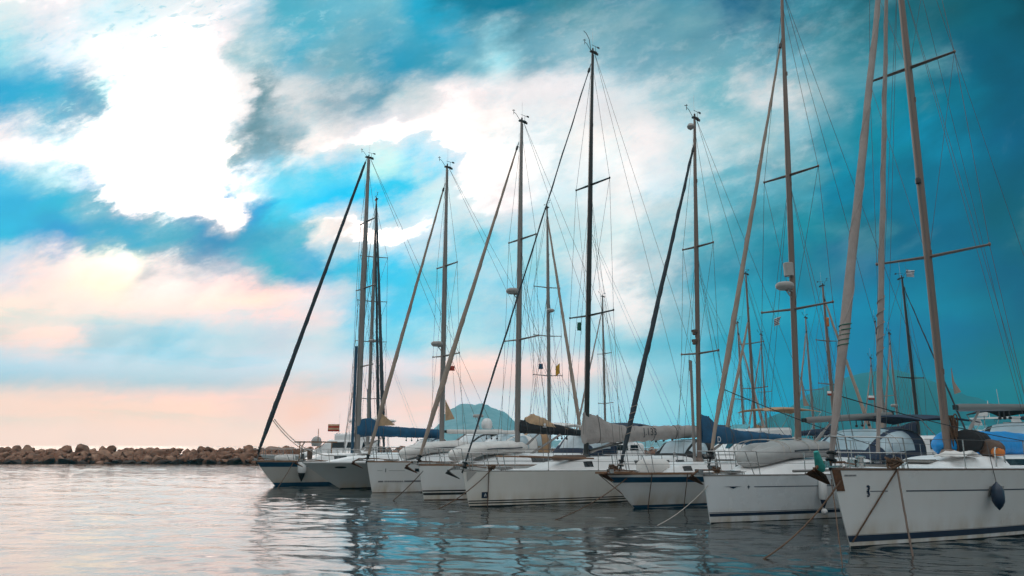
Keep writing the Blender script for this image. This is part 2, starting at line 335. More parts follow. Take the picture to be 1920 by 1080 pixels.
m_cblack = mat('canvas_black', (0.012, 0.012, 0.014), 0.8, var=0.3, scale=2.5, bump=0.5, bscale=10)
m_cgrey = mat('canvas_grey', (0.34, 0.30, 0.28), 0.85, var=0.15, scale=2.5, bump=0.8, bscale=9)
m_ctan = mat('canvas_tan', (0.40, 0.24, 0.13), 0.85, var=0.2, scale=2.5, bump=0.5, bscale=9)
m_cwhite = mat('canvas_white', (0.70, 0.66, 0.63), 0.8, var=0.1, scale=2.5, bump=0.4, bscale=9)
m_bright = mat('tarp_bright_blue', (0.0, 0.25, 0.62), 0.55, var=0.2, scale=3, bump=0.8, bscale=7)
m_hyp = mat('hypalon_grey', (0.36, 0.35, 0.34), 0.55, var=0.12, scale=4, bump=0.2)
m_hypw = mat('hypalon_white', (0.66, 0.62, 0.59), 0.55, var=0.12, scale=4, bump=0.2)
m_hypd = mat('hypalon_dark', (0.05, 0.06, 0.07), 0.6, var=0.2)
m_rope = mat('rope_brown', (0.11, 0.06, 0.035), 0.9, var=0.35, scale=30)
m_ropew = mat('rope_pale', (0.45, 0.40, 0.36), 0.9, var=0.2, scale=30)
m_anchor = mat('galvanised', (0.16, 0.14, 0.13), 0.55, 0.5, var=0.35, scale=12)
m_rust = mat('rusty_iron', (0.14, 0.065, 0.035), 0.8, 0.2, var=0.4, scale=14, bump=0.4, bscale=40)
m_white = mat('white_plastic', (0.72, 0.70, 0.69), 0.4, var=0.05)
m_greyp = mat('grey_plastic', (0.40, 0.37, 0.35), 0.45, var=0.08)
m_teal = mat('teal_cover', (0.03, 0.27, 0.24), 0.6, var=0.3, scale=8)
m_red = mat('red_cloth', (0.42, 0.05, 0.03), 0.8, var=0.2)
m_yellow = mat('yellow_cloth', (0.55, 0.28, 0.02), 0.7, var=0.2)
m_green = mat('green_cloth', (0.02, 0.12, 0.08), 0.8, var=0.2)
m_mark = mat('mark_grey', (0.17, 0.17, 0.18), 0.5, var=0.1)
m_orange = mat('orange_plastic', (0.55, 0.16, 0.03), 0.55, var=0.2)

# ================================================================== setting: water
def make_water():
    ys = [4.0]
    while ys[-1] < 100.0: ys.append(ys[-1] * 1.0042)
    ys = np.array(ys); nt_ = 640
    ts = np.linspace(-1.15, 1.15, nt_)
    Yg = np.repeat(ys[:, None], nt_, 1); Xg = Yg * ts[None, :]
    rng = np.random.RandomState(3)
    Z = np.zeros_like(Xg)
    dist = Yg
    for i in range(70):
        lam = 0.34 * (5.5 / 0.34) ** rng.rand()
        ang = rng.normal(R(78), R(38)); k = 2 * math.pi / lam
        amp = 0.0018 * lam ** 1.0 * (0.6 + 0.8 * rng.rand()) * (0.5 if lam > 2 else (0.9 if lam > 1.2 else 1.1))
        ph = rng.rand() * 6.283
        fade = np.clip((lam / (dist * 0.0042)) / 2.2 - 0.9, 0, 1)
        wx = 0.35 * np.sin(0.31 * Xg + 0.17 * Yg + ph) + 0.25 * np.sin(0.11 * Xg - 0.23 * Yg + 2 * ph)
        th_ = k * (math.cos(ang) * Xg + math.sin(ang) * Yg + wx * min(1.0, lam)) + ph
        Z += amp * fade * np.sin(th_)
    # calmer and livelier patches
    patch = 0.8 + 0.35 * np.sin(0.21 * Xg + 0.5 * np.sin(0.13 * Yg)) * np.sin(0.17 * Yg + 0.4 * np.sin(0.19 * Xg))
    edge = np.clip((ys[-1] - Yg) / 12, 0, 1) * np.clip((Yg - 4) / 0.6, 0, 1) * np.clip((1.15 - np.abs(Xg / Yg)) / 0.05, 0, 1)
    Z *= patch * edge
    v = np.stack([Xg, Yg, Z], -1).reshape(-1, 3)
    r_, c_ = len(ys), nt_
    idx = np.arange(r_ * c_).reshape(r_, c_)
    f = np.stack([idx[:-1, :-1], idx[:-1, 1:], idx[1:, 1:], idx[1:, :-1]], -1).reshape(-1, 4)
    verts = v.tolist(); n0 = len(verts)
    # outer flat sheet joined to the rim of the rippled part
    fl = f.tolist()
    B = 11500.0
    yl, yh = float(ys[0]), float(ys[-1]); xl, xh = yl * 1.15, yh * 1.15
    outer = [(-B, -B, 0), (B, -B, 0), (B, B, 0), (-B, B, 0), (-B, yl, 0), (-B, yh, 0), (B, yl, 0), (B, yh, 0)]
    verts += outer; o = n0
    fl.append([o + 0, o + 1, o + 6] + idx[0, ::-1].tolist() + [o + 4])
    fl.append([o + 5] + idx[-1, :].tolist() + [o + 7, o + 2, o + 3])
    fl.append([o + 4] + idx[:, 0].tolist() + [o + 5])
    fl.append([o + 7] + idx[::-1, -1].tolist() + [o + 6])
    me = bpy.data.meshes.new('water'); me.from_pydata(verts, [], fl)
    me.polygons.foreach_set('use_smooth', [True] * len(me.polygons)); me.update()
    w = link('water', me); w['kind'] = 'structure'
    m = bpy.data.materials.new('sea_water'); m.use_nodes = True; t = m.node_tree; b = t.nodes['Principled BSDF']
    b.inputs['Base Color'].default_value = (0.006, 0.018, 0.022, 1); b.inputs['IOR'].default_value = 1.40
    b.inputs['Roughness'].default_value = 0.015
    g = t.nodes.new('ShaderNodeNewGeometry')
    def wav(scale, detail, sx_, sy_):
        mp = t.nodes.new('ShaderNodeMapping'); mp.inputs['Scale'].default_value = (sx_, sy_, 1); t.links.new(g.outputs['Position'], mp.inputs[0])
        n = t.nodes.new('ShaderNodeTexNoise'); n.inputs['Scale'].default_value = scale; n.inputs['Detail'].default_value = detail; n.inputs['Distortion'].default_value = 0.5
        t.links.new(mp.outputs[0], n.inputs['Vector']); return n.outputs[0]
    a1 = wav(2.4, 3, 0.6, 1.0); a2 = wav(0.5, 2, 0.6, 1.0)
    a3 = wav(13.0, 3, 0.5, 1.0)
    m0 = t.nodes.new('ShaderNodeMath'); m0.operation = 'MULTIPLY_ADD'; t.links.new(a3, m0.inputs[0]); m0.inputs[1].default_value = 0.35; t.links.new(a1, m0.inputs[2])
    mm = t.nodes.new('ShaderNodeMath'); mm.operation = 'MULTIPLY_ADD'; t.links.new(a2, mm.inputs[0]); mm.inputs[1].default_value = 1.2; t.links.new(m0.outputs[0], mm.inputs[2])
    bp = t.nodes.new('ShaderNodeBump'); bp.inputs['Distance'].default_value = 0.05
    # the open water towards the breakwater is ruffled by the breeze
    sp_ = t.nodes.new('ShaderNodeSeparateXYZ'); t.links.new(g.outputs['Position'], sp_.inputs[0])
    rf = t.nodes.new('ShaderNodeMapRange'); rf.interpolation_type = 'SMOOTHSTEP'; rf.inputs['From Min'].default_value = 28; rf.inputs['From Max'].default_value = 75; rf.inputs['To Min'].default_value = 0.13; rf.inputs['To Max'].default_value = 0.36
    t.links.new(sp_.outputs[1], rf.inputs['Value']); t.links.new(rf.outputs[0], bp.inputs['Strength'])
    t.links.new(mm.outputs[0], bp.inputs['Height']); t.links.new(bp.outputs[0], b.inputs['Normal'])
    me.materials.append(m)
make_water()

# ------------------------------------------------------------------ far mountains and haze
def mountain(name, pts, y, depth, seed, m=None):
    """ridge outline given as (px, py) at distance y, built as a real massif with spurs and depth"""
    rnd = random.Random(seed)
    prof = [at_depth(px, py, y) for px, py in pts]
    mb = MB(); nd = 14; rows_ = []
    for j in range(nd + 1):
        q = j / nd
        row = []
        for i, p in enumerate(prof):
            k = math.sin(math.pi * q) ** 0.8 if 0 < q < 1 else 0
            n_ = mnoise.noise(Vector((p[0] * 0.006, q * 3.1, seed))) * 0.35 + mnoise.noise(Vector((p[0] * 0.017, q * 7.3, seed))) * 0.15
            h = p[2] * k * (1 + n_ * (1 - k) * 2)
            row.append((p[0] + n_ * 32, y + (q - 0.5) * depth, max(-0.5, h) if 0 < q < 1 else -0.5))
        rows_.append(row)
    mb.grid(rows_)
    o = mb.build(name, m or mat('mountain_haze_pale', (0.38, 0.40, 0.40), 0.95, var=0.3, scale=0.03), None, True, 180)  # default base colour lightened in place of the haze that fades the ridge
    o['kind'] = 'structure'
    return o
def ridge(pts, n=110):
    out = []
    for i in range(n + 1):
        x = pts[0][0] + (pts[-1][0] - pts[0][0]) * i / n
        for (x0, y0), (x1, y1) in zip(pts[:-1], pts[1:]):
            if x0 <= x <= x1:
                u = (x - x0) / (x1 - x0); u = u * u * (3 - 2 * u)
                out.append((x, y0 + (y1 - y0) * u + mnoise.noise(Vector((x * 0.05, 3, 1))) * 3.0 + mnoise.noise(Vector((x * 0.19, 7, 1))) * 2.2)); break
    return out
mountain('mountains', ridge([(800, 835), (830, 795), (845, 768), (870, 756), (888, 760), (900, 757), (940, 772), (975, 800), (1040, 826), (1180, 824), (1340, 834)]), 2900, 1000, 2)
mountain('mountains', ridge([(1330, 834), (1430, 800), (1480, 770), (1560, 722), (1610, 700), (1650, 694), (1700, 716), (1745, 738), (1800, 770), (1880, 790), (1990, 812), (2300, 834)]), 2400, 1000, 5, mat('mountain_forest', (0.015, 0.045, 0.05), 0.95, var=0.4, scale=0.03))
hz = MB(); hz.box((0, 1550, 149), (11000, 4300, 300))
hz = hz.build('haze', None, None, False); hz['kind'] = 'stuff'
hm = bpy.data.materials.new('haze_air'); hm.use_nodes = True; ht = hm.node_tree; ht.nodes.clear()
hv = ht.nodes.new('ShaderNodeVolumePrincipled'); ho = ht.nodes.new('ShaderNodeOutputMaterial'); ht.links.new(hv.outputs[0], ho.inputs['Volume'])
hv.inputs['Color'].default_value = (0.08, 0.82, 1.0, 1); hv.inputs['Density'].default_value = 0.00033; hv.inputs['Anisotropy'].default_value = 0.25
hz.data.materials.clear(); hz.data.materials.append(hm)
USE_HAZE = True
if not USE_HAZE: bpy.data.objects.remove(hz)

# ------------------------------------------------------------------ breakwater boulders
m_rock = mat('rock_brown', (0.24, 0.115, 0.07), 0.85, var=0.4, scale=1.6, bump=0.7, bscale=5)
m_rock2 = mat('rock_pale', (0.32, 0.17, 0.11), 0.85, var=0.4, scale=1.6, bump=0.7, bscale=5)
m_rockd = mat('rock_wet', (0.055, 0.032, 0.024), 0.8, var=0.4, scale=1.6, bump=0.7, bscale=5)
def rock_mesh(seed, m):
    rnd = random.Random(seed); bm = bmesh.new(); bmesh.ops.create_icosphere(bm, subdivisions=3, radius=1.0)
    planes = [(Vector((rnd.gauss(0, 1), rnd.gauss(0, 1), rnd.gauss(0, 1))).normalized(), rnd.uniform(0.42, 0.78)) for _ in range(13)]
    for v in bm.verts:
        p = v.co.copy()
        for n_, d in planes:
            e = p.dot(n_) - d
            if e > 0: p -= n_ * e
        p *= 1 + 0.10 * mnoise.noise(p * 2.1 + Vector((seed, 0, 0)))
        v.co = p
    for f in bm.faces: f.smooth = True
    for e in bm.edges:
        if e.calc_face_angle(0) > R(17): e.smooth = False
    me = bpy.data.meshes.new('boulder'); bm.to_mesh(me); bm.free(); me.materials.append(m); return me
rocks = [rock_mesh(i, m_rock if i % 3 else m_rock2) for i in range(12)]
rocksd = [rock_mesh(40 + i, m_rockd) for i in range(4)]
def _small(seed):
    bm = bmesh.new(); bmesh.ops.create_icosphere(bm, subdivisions=2, radius=1.0); rnd = random.Random(seed)
    pl = [(Vector((rnd.gauss(0, 1), rnd.gauss(0, 1), rnd.gauss(0, 1))).normalized(), rnd.uniform(.45, .8)) for _ in range(10)]
    for v in bm.verts:
        for n_, d in pl:
            e = v.co.dot(n_) - d
            if e > 0: v.co -= n_ * e
    out = ([v.co.copy() for v in bm.verts], [tuple(v.index for v in f.verts) for f in bm.faces]); bm.free(); return out
small_rocks = [_small(90 + i) for i in range(6)]
def rock(me, loc, s, label):
    o = link('boulder', me); o.location = loc; o.scale = s
    o.rotation_euler = (random.uniform(-.5, .5), random.uniform(-.4, .4), random.uniform(0, 6.3))
    tag(o, label, 'boulder', 'boulders of the breakwater')
rr = random.Random(11)
x = -66.0; Y0 = 91.0
LAY = [(0.0, 0.10, 0.83, 'dark wet boulder at the waterline foot of the breakwater', True),
       (0.8, 0.52, 0.83, 'brown boulder in the middle of the breakwater face', False),
       (1.7, 0.95, 0.81, 'brown boulder high on the face of the breakwater', False),
       (2.6, 1.36, 0.83, 'brown boulder on the crest of the breakwater', False)]
nrock = 0
for (dy, z, sz, lab, wet) in LAY:
    x = -63.5 + rr.uniform(0, 1.2)
    while x < 23.0:
        s = sz * (rr.uniform(0.62, .95) if rr.random() < .6 else rr.uniform(.95, 1.45))
        me = rr.choice(rocksd) if wet and rr.random() < 0.8 else rr.choice(rocks)
        yy = Y0 + dy + rr.uniform(-.25, .25) - 0.03 * x
        zz = z + rr.uniform(-.14, .14)
        rock(me, (x, yy, zz), (s * rr.uniform(.9, 1.2), s * rr.uniform(.8, 1.1), s * rr.uniform(.55, .80) * (0.65 if wet else 1)), lab)
        nrock += 1
        x += s * 1.46
# smaller stones wedged between the boulders
fm = MB()
for i in range(900):
    t_ = rr.random(); x = rr.uniform(-64, 23.5); s = rr.uniform(.2, .52); me = rr.choice(rocks[:6])
    c_ = Vector((x, Y0 + .15 + 2.5 * t_ - .03 * x, .15 + 1.35 * t_)); rot = Matrix.Rotation(rr.uniform(0, 6), 3, 'Z') @ Matrix.Rotation(rr.uniform(-1, 1), 3, 'X')
    sm3 = small_rocks[i % 6]; fm.add([rot @ (v * s) + c_ for v in sm3[0]], sm3[1])
fo = fm.build('rubble', m_rock, None, True, 18); fo['kind'] = 'stuff'
# the core of the bank under the boulders
core = MB()
core.prism([(-70, Y0 + 2.0 + 2.1, -1.2), (-70, Y0 + 3.4 + 2.1, 0.95), (-70, Y0 + 6.5 + 2.1, 1.0), (-70, Y0 + 10 + 2.1, -1.2)], (94, -0.03 * 94, 0))
co = core.build('embankment', m_rockd, None, False); co['kind'] = 'structure'

# ================================================================== boats
class Boat:
    """local frame: x aft from the stem at the waterline, y away from the viewer (starboard), z up"""
    def __init__(s, wl, th, L, B, fb, fs, r, label, cat='sailboat', name='sailboat', group=None, entry=1.9, sm=0.6, wlr=0.8, tran=0.78, pos=None, z=0.0, mid=0.0):
        s.o = pos if pos else ground(*wl); s.th = R(th); s.L, s.B, s.fb, s.fs, s.r = L, B, fb, fs, r
        s.entry, s.sm, s.wlr, s.tran, s.mid = entry, sm, wlr, tran, mid
        s.root = empty(name, (s.o[0], s.o[1], z), s.th, label, cat, group)
    def px(s, px, py):
        """(x, z) where the line of sight meets the boat's centre plane"""
        r_ = ray(px, py); dx, dy = math.cos(s.th), math.sin(s.th)
        det = dx * (-r_[1]) + dy * r_[0]
        S = (s.o[0] * r_[1] - s.o[1] * r_[0]) / det
        t = (s.o[1] + S * dy) / r_[1]
        return S, CAMH + r_[2] * t
    def W(s, x, y, z):
        c, d = math.cos(s.th), math.sin(s.th)
        return Vector((s.o[0] + x * c - y * d, s.o[1] + x * d + y * c, z))
    def loc(s, X, Y, Z=0):
        c, d = math.cos(s.th), math.sin(s.th); X -= s.o[0]; Y -= s.o[1]
        return (X * c + Y * d, -X * d + Y * c, Z)
    def sheer(s, x):
        u = min(max((x + s.r) / (s.L + s.r), 0), 1)
        return s.fb + (s.fs - s.fb) * u - s.mid * math.sin(math.pi * u)
    def shape(s, u):
        if u < s.sm: return max(0.0, 1 - (1 - u / s.sm) ** s.entry)
        q = (u - s.sm) / (1 - s.sm); return 1 - (1 - s.tran) * q ** 2
    def hb(s, x):
        u = (x + s.r) / (s.L + s.r); return s.B / 2 * s.shape(min(max(u, 0), 1))
    def P(s, u, t, side=-1, off=0.0):
        """point of the topside: u from stem to transom, t from waterline (0) to sheer (1)"""
        x0 = -s.r * max(t, 0) ** 0.92 if t >= 0 else s.r * 0.6 * (-t)
        x = x0 + (s.L - 0.12 * max(t, 0) - x0) * u
        w = s.wlr + 0.12 * min(1, u / 0.6)
        w = min(w, 0.97)
        f = w + (1 - w) * max(t, 0) ** 1.1
        if t < 0: f = w * (1 + t * 0.75)
        b = s.B / 2 * s.shape(u) * f + 0.012
        zt = s.sheer(x)
        return (x, side * (b + off), t * zt if t >= 0 else t * 0.7)
    def tz(s, u, z):
        x = -s.r + (s.L + s.r) * u; return z / s.sheer(x)
    def strip(s, name, m, z0, z1, u0=0.0, u1=1.0, sheer=False, off=0.004, n=40, both=True, th=0.006):
        """painted band that follows the topside; z0,z1 above the waterline, or below the sheer"""
        mb = MB()
        for side in ((-1, 1) if both else (-1,)):
            ro = []
            for i in range(n + 1):
                u = u0 + (u1 - u0) * i / n
                x = -s.r + (s.L + s.r) * u; zs = s.sheer(x)
                a, b = (z0 / zs, z1 / zs) if not sheer else (1 - z0 / zs, 1 - z1 / zs)
                ro.append([s.P(u, a + (b - a) * j / 3, side, off) for j in range(4)])
            mb.grid(ro)
        return mb.build(name, m, s.root)
    def hull(s, m, ant=None, antz=0.05, nu=44):
        ts = [-1, -0.5, -0.15, 0, 0.02, 0.1, 0.25, 0.4, 0.55, 0.7, 0.85, 1.0]
        us = [(i / nu) ** 1.25 for i in range(nu + 1)]
        mb = MB()
        R_ = []
        for u in us:
            row = [s.P(u, t, -1) for t in reversed(ts)] + [s.P(u, t, 1) for t in ts]
            R_.append(row)
        mb.grid(R_)
        mb.add(R_[-1], [tuple(range(len(R_[-1])))]); mb.add(R_[0], [tuple(range(len(R_[0])))])
        h = mb.build('hull', m, s.root, True, 50)
        s.h = h
        return h
    def deck(s, m, inset=0.03, camber=0.07, drop=0.0, n=40):
        mb = MB(); ro = []
        for i in range(n + 1):
            x = -s.r + 0.02 + (s.L + s.r - 0.1) * i / n; b = max(0.005, s.hb(x) - inset); z = s.sheer(x) - drop
            ro.append([(x, b * q, z + camber * (1 - q * q) * min(1, b)) for q in (-1, -.6, -.25, 0, .25, .6, 1)])
        mb.grid(ro)
        mb.prism([ro[0][0], ro[0][3], ro[0][6]], (0, 0, -0.01))
        return mb.build('deck', m, s.root, True, 60)
    def rail(s, m, name='toe_rail', h=0.045, w=0.03, u1=1.0):
        mb = MB(); n = 44
        for side in (-1, 1):
            ro = []
            for i in range(n + 1):
                x = -s.r + (s.L + s.r - 0.12) * u1 * (i / n) ** 1.2; b = s.hb(x) + 0.018; z = s.sheer(x)
                ro.append([(x, side * b, z - 0.012), (x, side * b, z + h), (x, side * (b - w), z + h), (x, side * (b - w), z - 0.012)])
            mb.grid(ro, True)
        return mb.build(name, m, s.root, True, 30)
    def coachroof(s, m, x0, x1, w0, w1, h, nose=0.6, name='coachroof', cut=0.0):
        """rounded cabin trunk; returns a function giving its surface"""
        def prof(x, q):
            u = (x - x0) / (x1 - x0)
            k = min(1.0, max(0.0, (x - x0) / nose)); k = math.sin(k * math.pi / 2) if k < 1 else 1
            hh = h * (0.04 + 0.96 * k) * (0.8 + 0.2 * u); w = w0 + (w1 - w0) * min(1, u * 1.5)
            w = min(w, s.hb(x) - 0.18)
            a = abs(q)
            if a > 0.72: y = w * (0.80 + 0.20 * (a - 0.72) / 0.28); z = hh * (1 - (a - 0.72) / 0.28) ** 0.9
            else: y = w * 0.80 * a / 0.72; z = hh * (1 + 0.10 * (1 - (a / 0.72) ** 2) - 0.06 * (a / 0.72) ** 6)
            return (x, math.copysign(y, q), s.sheer(x) + z)
        mb = MB(); qs = [-1, -.93, -.86, -.79, -.74, -.70, -.6, -.4, -.2, 0, .2, .4, .6, .70, .74, .79, .86, .93, 1]; n = 26
        ro = [[prof(x0 + (x1 - x0) * i / n, q) for q in qs] for i in range(n + 1)]
        mb.grid(ro); mb.add(ro[-1], [tuple(range(len(qs)))]); mb.add(ro[0], [tuple(range(len(qs)))])
        o = mb.build(name, m, s.root, True, 50)
        return o, prof
    def cabin_window(s, par, prof, xa, xb, q0=0.79, q1=0.93, m=None, both=True):
        for side in ((-1, 1) if both else (-1,)):
            mb = MB(); n = 6; ro = []
            for i in range(n + 1):
                x = xa + (xb - xa) * i / n
                a = Vector(prof(x, side * q1)); b = Vector(prof(x, side * q0))
                nn = Vector((0, side, 0.35)).normalized() * 0.007
                ro.append([a + nn, b + nn])
            mb.solid(ro, (0, -side * 0.02, 0))
            mb.build('window', m or m_glass, par, False)
    def pulpit(s, h=0.62, a=1.5, m=None):
        m = m or m_steel; mb = MB(); R0 = 0.0145; x1 = -s.r + a
        def e(x, z): return (x, -(s.hb(x) - 0.05), s.sheer(x) + z)
        top = []
        for i in range(9):
            u = i / 8; x = x1 - (a + 0.16) * math.sin(u * math.pi / 2)
            top.append((x, -(s.hb(max(x, -s.r + 0.12)) - 0.03) * (1 if u < 0.8 else max(0.10, 1 - (u - 0.8) * 2.2)), s.sheer(x) + h))
        top2 = [(p[0], -p[1], p[2]) for p in reversed(top)]
        mb.path(top + top2, R0, 6)
        for sd_ in (-1, 1):
            for i, xo in ((1, 0.22), (4, 0.05)):
                p = top[i]; q = (p[0] + xo + 0.05, -(s.hb(p[0] + xo) - 0.05), s.sheer(p[0] + xo))
                mb.path([(p[0], p[1] * -sd_, p[2]), (q[0], q[1] * -sd_, q[2])], R0, 6)
            p = top[0]; mb.path([(p[0], p[1] * -sd_, p[2]), (p[0] + 0.12, p[1] * -sd_, s.sheer(p[0]))], R0, 6)
        for sd_ in (-1, 1):
            lowr = [(p[0], p[1] * -sd_, p[2] - h * 0.48) for p in top[:6]]; mb.path(lowr, R0 * 0.85, 6)
        mb.build('pulpit', m, s.root); s.pul_x = x1
    def stanchions(s, x0, step, x1, h=0.62, wr=0.006):
        xs = []; x = x0
        while x < x1: xs.append(x); x += step
        for x in xs:
            for sd_ in (-1, 1):
                mb = MB(); y = sd_ * (s.hb(x) - 0.06); z = s.sheer(x)
                mb.path([(x, y, z - 0.01), (x, y, z + h)], 0.0135, 6); mb.lathe([(0.03, 0), (0.03, 0.03), (0.016, 0.06)], (x, y, z), 8)
                mb.build('stanchion', m_steel, s.root)
        for sd_ in (-1, 1):
            for k in (1.0, 0.52):
                mb = MB(); pts = [(s.pul_x, sd_ * (s.hb(s.pul_x) - 0.05), s.sheer(s.pul_x) + h * k)] if hasattr(s, 'pul_x') else []
                for x in xs: pts.append((x, sd_ * (s.hb(x) - 0.06), s.sheer(x) + h * k))
                if len(pts) > 1: mb.path(pts, wr, 5); mb.build('lifeline', m_wire, s.root)
    def mast(s, base, top, r=0.10, m=None, spreaders=(), sweep=0.12, lean_name='mast', head=True, chain=None, wr=0.0075, backstay=None, caps=True, tops=0.97, inner=True, sm=None):
        """base/top = (x, z) in the centre plane; spreaders = [(x,z,half)]"""
        m = m or m_alu; mb = MB(); B, T = Vector((base[0], 0, base[1])), Vector((top[0], 0, top[1])); n = 10
        mb.path([B + (T - B) * (i / n) for i in range(n + 1)], [r * (1.0 if i < 7 else 1 - 0.13 * (i - 6)) for i in range(n + 1)], 12, True, 0.72)
        # sail track and a collar at deck
        mb.path([B + Vector((r * 0.98, 0, 0.4)), T + Vector((r * 0.6, 0, -0.1))], 0.016, 5)
        mb.lathe([(r * 1.55, 0), (r * 1.5, 0.07), (r * 1.1, 0.16)], tuple(B), 12)
        for k in (0.12, 0.3, 0.55, 0.8):
            c_ = B + (T - B) * k; mb.path([c_ + Vector((0, -r * .74, -.07)), c_ + Vector((0, -r * .80, .07))], 0.02, 5)
        mo = mb.build('mast', m, s.root)
        s.mastB, s.mastT = B, T
        if head:
            h = MB(); t = T
            h.box((t.x + 0.05, 0, t.z + 0.03), (r * 2.8, r * 1.2, 0.06)); h.box((t.x + 0.26, 0, t.z + 0.0), (0.14, 0.05, 0.09))
            h.lathe([(0.035, 0), (0.04, 0.10), (0.03, 0.14), (0.0, 0.15)], (t.x + 0.02, 0, t.z + 0.06), 8)
            h.build('masthead', m_mblack, mo)
            a = MB(); a.path([(t.x - 0.08, 0.02, t.z + 0.05), (t.x - 0.30, 0.02, t.z + 0.30), (t.x - 0.44, 0.02, t.z + 0.36)], 0.011, 5)
            a.path([(t.x - 0.44, 0.02, t.z + 0.24), (t.x - 0.44, 0.02, t.z + 0.44)], 0.012, 5)
            for k in range(3):
                an = 2.1 * k; a.path([(t.x - 0.44, 0.02, t.z + 0.44), (t.x - 0.44 + 0.07 * math.cos(an), 0.02 + 0.07 * math.sin(an), t.z + 0.45)], 0.014, 5)
            a.build('wind_sensor', m_black, mo)
            a = MB(); a.path([(t.x + 0.18, 0, t.z + 0.05), (t.x + 0.2, 0, t.z + 0.34)], 0.009, 5); a.path([(t.x - 0.05, -0.03, t.z + 0.32), (t.x + 0.45, 0.05, t.z + 0.36)], 0.010, 5)
            a.box((t.x + 0.4, 0.04, t.z + 0.36), (0.13, 0.012, 0.08)); a.build('wind_vane', m_black, mo)
            a = MB(); a.path([(t.x + 0.07, 0.05, t.z + 0.05), (t.x + 0.08, 0.05, t.z + 1.0)], 0.006, 4); a.build('antenna', m_white, mo)
        tips = []
        for (x, z, hw) in spreaders:
            for sd_ in (-1, 1):
                p = MB(); tip = Vector((x + sweep * hw, sd_ * hw, z + 0.06 * hw)); p.path([(x, 0, z), tip], [0.040, 0.026], 6, True, 2.0)
                p.lathe([(0.02, -0.04), (0.036, -0.015), (0.036, 0.03), (0.02, 0.05)], tuple(tip), 8)
                p.build('spreader', sm or m, mo)
            tips.append((x + sweep * hw, hw, z + 0.06 * hw))
        cx = chain if chain is not None else base[0] + 0.35
        cy = s.hb(cx) - 0.10; cz = s.sheer(cx)
        if caps:
            for sd_ in (-1, 1):
                w = MB(); t = B + (T - B) * tops
                pts = [(t.x, 0, t.z)] + [(a_, sd_ * b_, c_) for a_, b_, c_ in sorted(tips, key=lambda q: -q[2])] + [(cx, sd_ * cy, cz)]
                w.path(pts, wr, 5); w.path([(cx, sd_ * cy, cz), (cx + (pts[-2][0] - cx) * .06, sd_ * (cy + (abs(pts[-2][1]) - cy) * .06), cz + (pts[-2][2] - cz) * .06)], 0.02, 6)
                w.build('shroud', m_wire, s.root)
                srt = sorted(spreaders, key=lambda q: q[2])
                if inner and srt:
                    for dx in (-0.28, 0.28):
                        w = MB(); w.path([(srt[0][0], 0, srt[0][1] - 0.12), (cx + dx, sd_ * cy, cz)], wr * .9, 5); w.build('shroud', m_wire, s.root)
                    for a_, b_ in zip(srt[:-1], srt[1:]):
                        w = MB(); w.path([(b_[0], 0, b_[1] - 0.12), (a_[0] + sweep * a_[2], sd_ * a_[2], a_[1] + 0.06 * a_[2])], wr * .9, 5); w.build('shroud', m_wire, s.root)
        if backstay:
            for dy in ((-0.5, 0.5) if backstay == 2 else (0,)):
                w = MB(); w.path([(T.x + 0.12, 0, T.z), (s.L - 0.2, dy * 1.6, s.sheer(s.L))], wr, 5); w.build('backstay', m_wire, s.root)
        # halyards lying along the mast and one slack lift
        w = MB()
        for k, q in ((0.0, 0.96), (0.05, 0.9)):
            t = B + (T - B) * q; w.path([(B.x - r - 0.05 - k, -0.05 - k, B.z + 0.9), (t.x - r - 0.02, -0.02, t.z)], 0.006, 4)
        w.build('halyard', m_wire, mo)
        s.mo = mo
        return mo
    def furl(s, foot, head, r=(0.04, 0.11, 0.03), m=None, name='furled_sail', peak=0.18, sag=0.0, drum=True, seed=1, wrap=None):
        m = m or m_sail; mb = MB(); n = 34; A, Bv = Vector((foot[0], 0, foot[1])), Vector((head[0], 0, head[1])); pts = []; rad = []
        for i in range(n + 1):
            u = i / n; p = A + (Bv - A) * u; p.x += sag * math.sin(math.pi * u)
            rr_ = r[0] + (r[1] - r[0]) * min(1, u / peak) ** 0.8 if u < peak else r[1] + (r[2] - r[1]) * (u - peak) / (1 - peak)
            rr_ *= 1 + 0.10 * mnoise.noise(Vector((u * 19, seed, 0)))
            p.y += 0.02 * mnoise.noise(Vector((u * 9, seed, 4))); pts.append(p); rad.append(rr_)
        mb.path(pts, rad, 12)
        # the spiral edge of the rolled cloth
        sp = []
        for i in range(140):
            u = i / 139; k = u * n; j = min(int(k), n - 1); p = pts[j].lerp(pts[j + 1], k - j); q = rad[j] + (rad[j + 1] - rad[j]) * (k - j); an = u * 2 * math.pi * 5.5 + seed
            sp.append(p + Vector((math.cos(an), math.sin(an), 0)) * q * 1.0)
        mb.path(sp, [0.012 + 0.05 * q for q in [rad[min(int(i / 139 * n), n)] for i in range(140)]], 5)
        o = mb.build(name, m, s.root)
        d = (Bv - A).normalized()
        if drum:
            dm = MB(); rot = d.to_track_quat('Z', 'Y').to_matrix()
            base = A - d * 0.05
            prof = [(0.03, -0.34), (0.03, -0.16), (0.11, -0.15), (0.115, -0.12), (0.06, -0.11), (0.06, -0.02), (0.105, -0.01), (0.11, 0.02), (0.04, 0.04), (0.03, 0.22)]
            dm.lathe(prof, (0, 0, 0), 14); dm.v = [tuple(rot @ Vector(v) + base) for v in dm.v]
            dm.build('furler_drum', m_black, o)
            sw = MB(); sw.path([Bv, Bv + d * 0.5], [0.035, 0.012], 8); sw.path([Bv + d * 0.05, Bv + d * 0.22], 0.055, 8); sw.build('swivel', m_black, o)
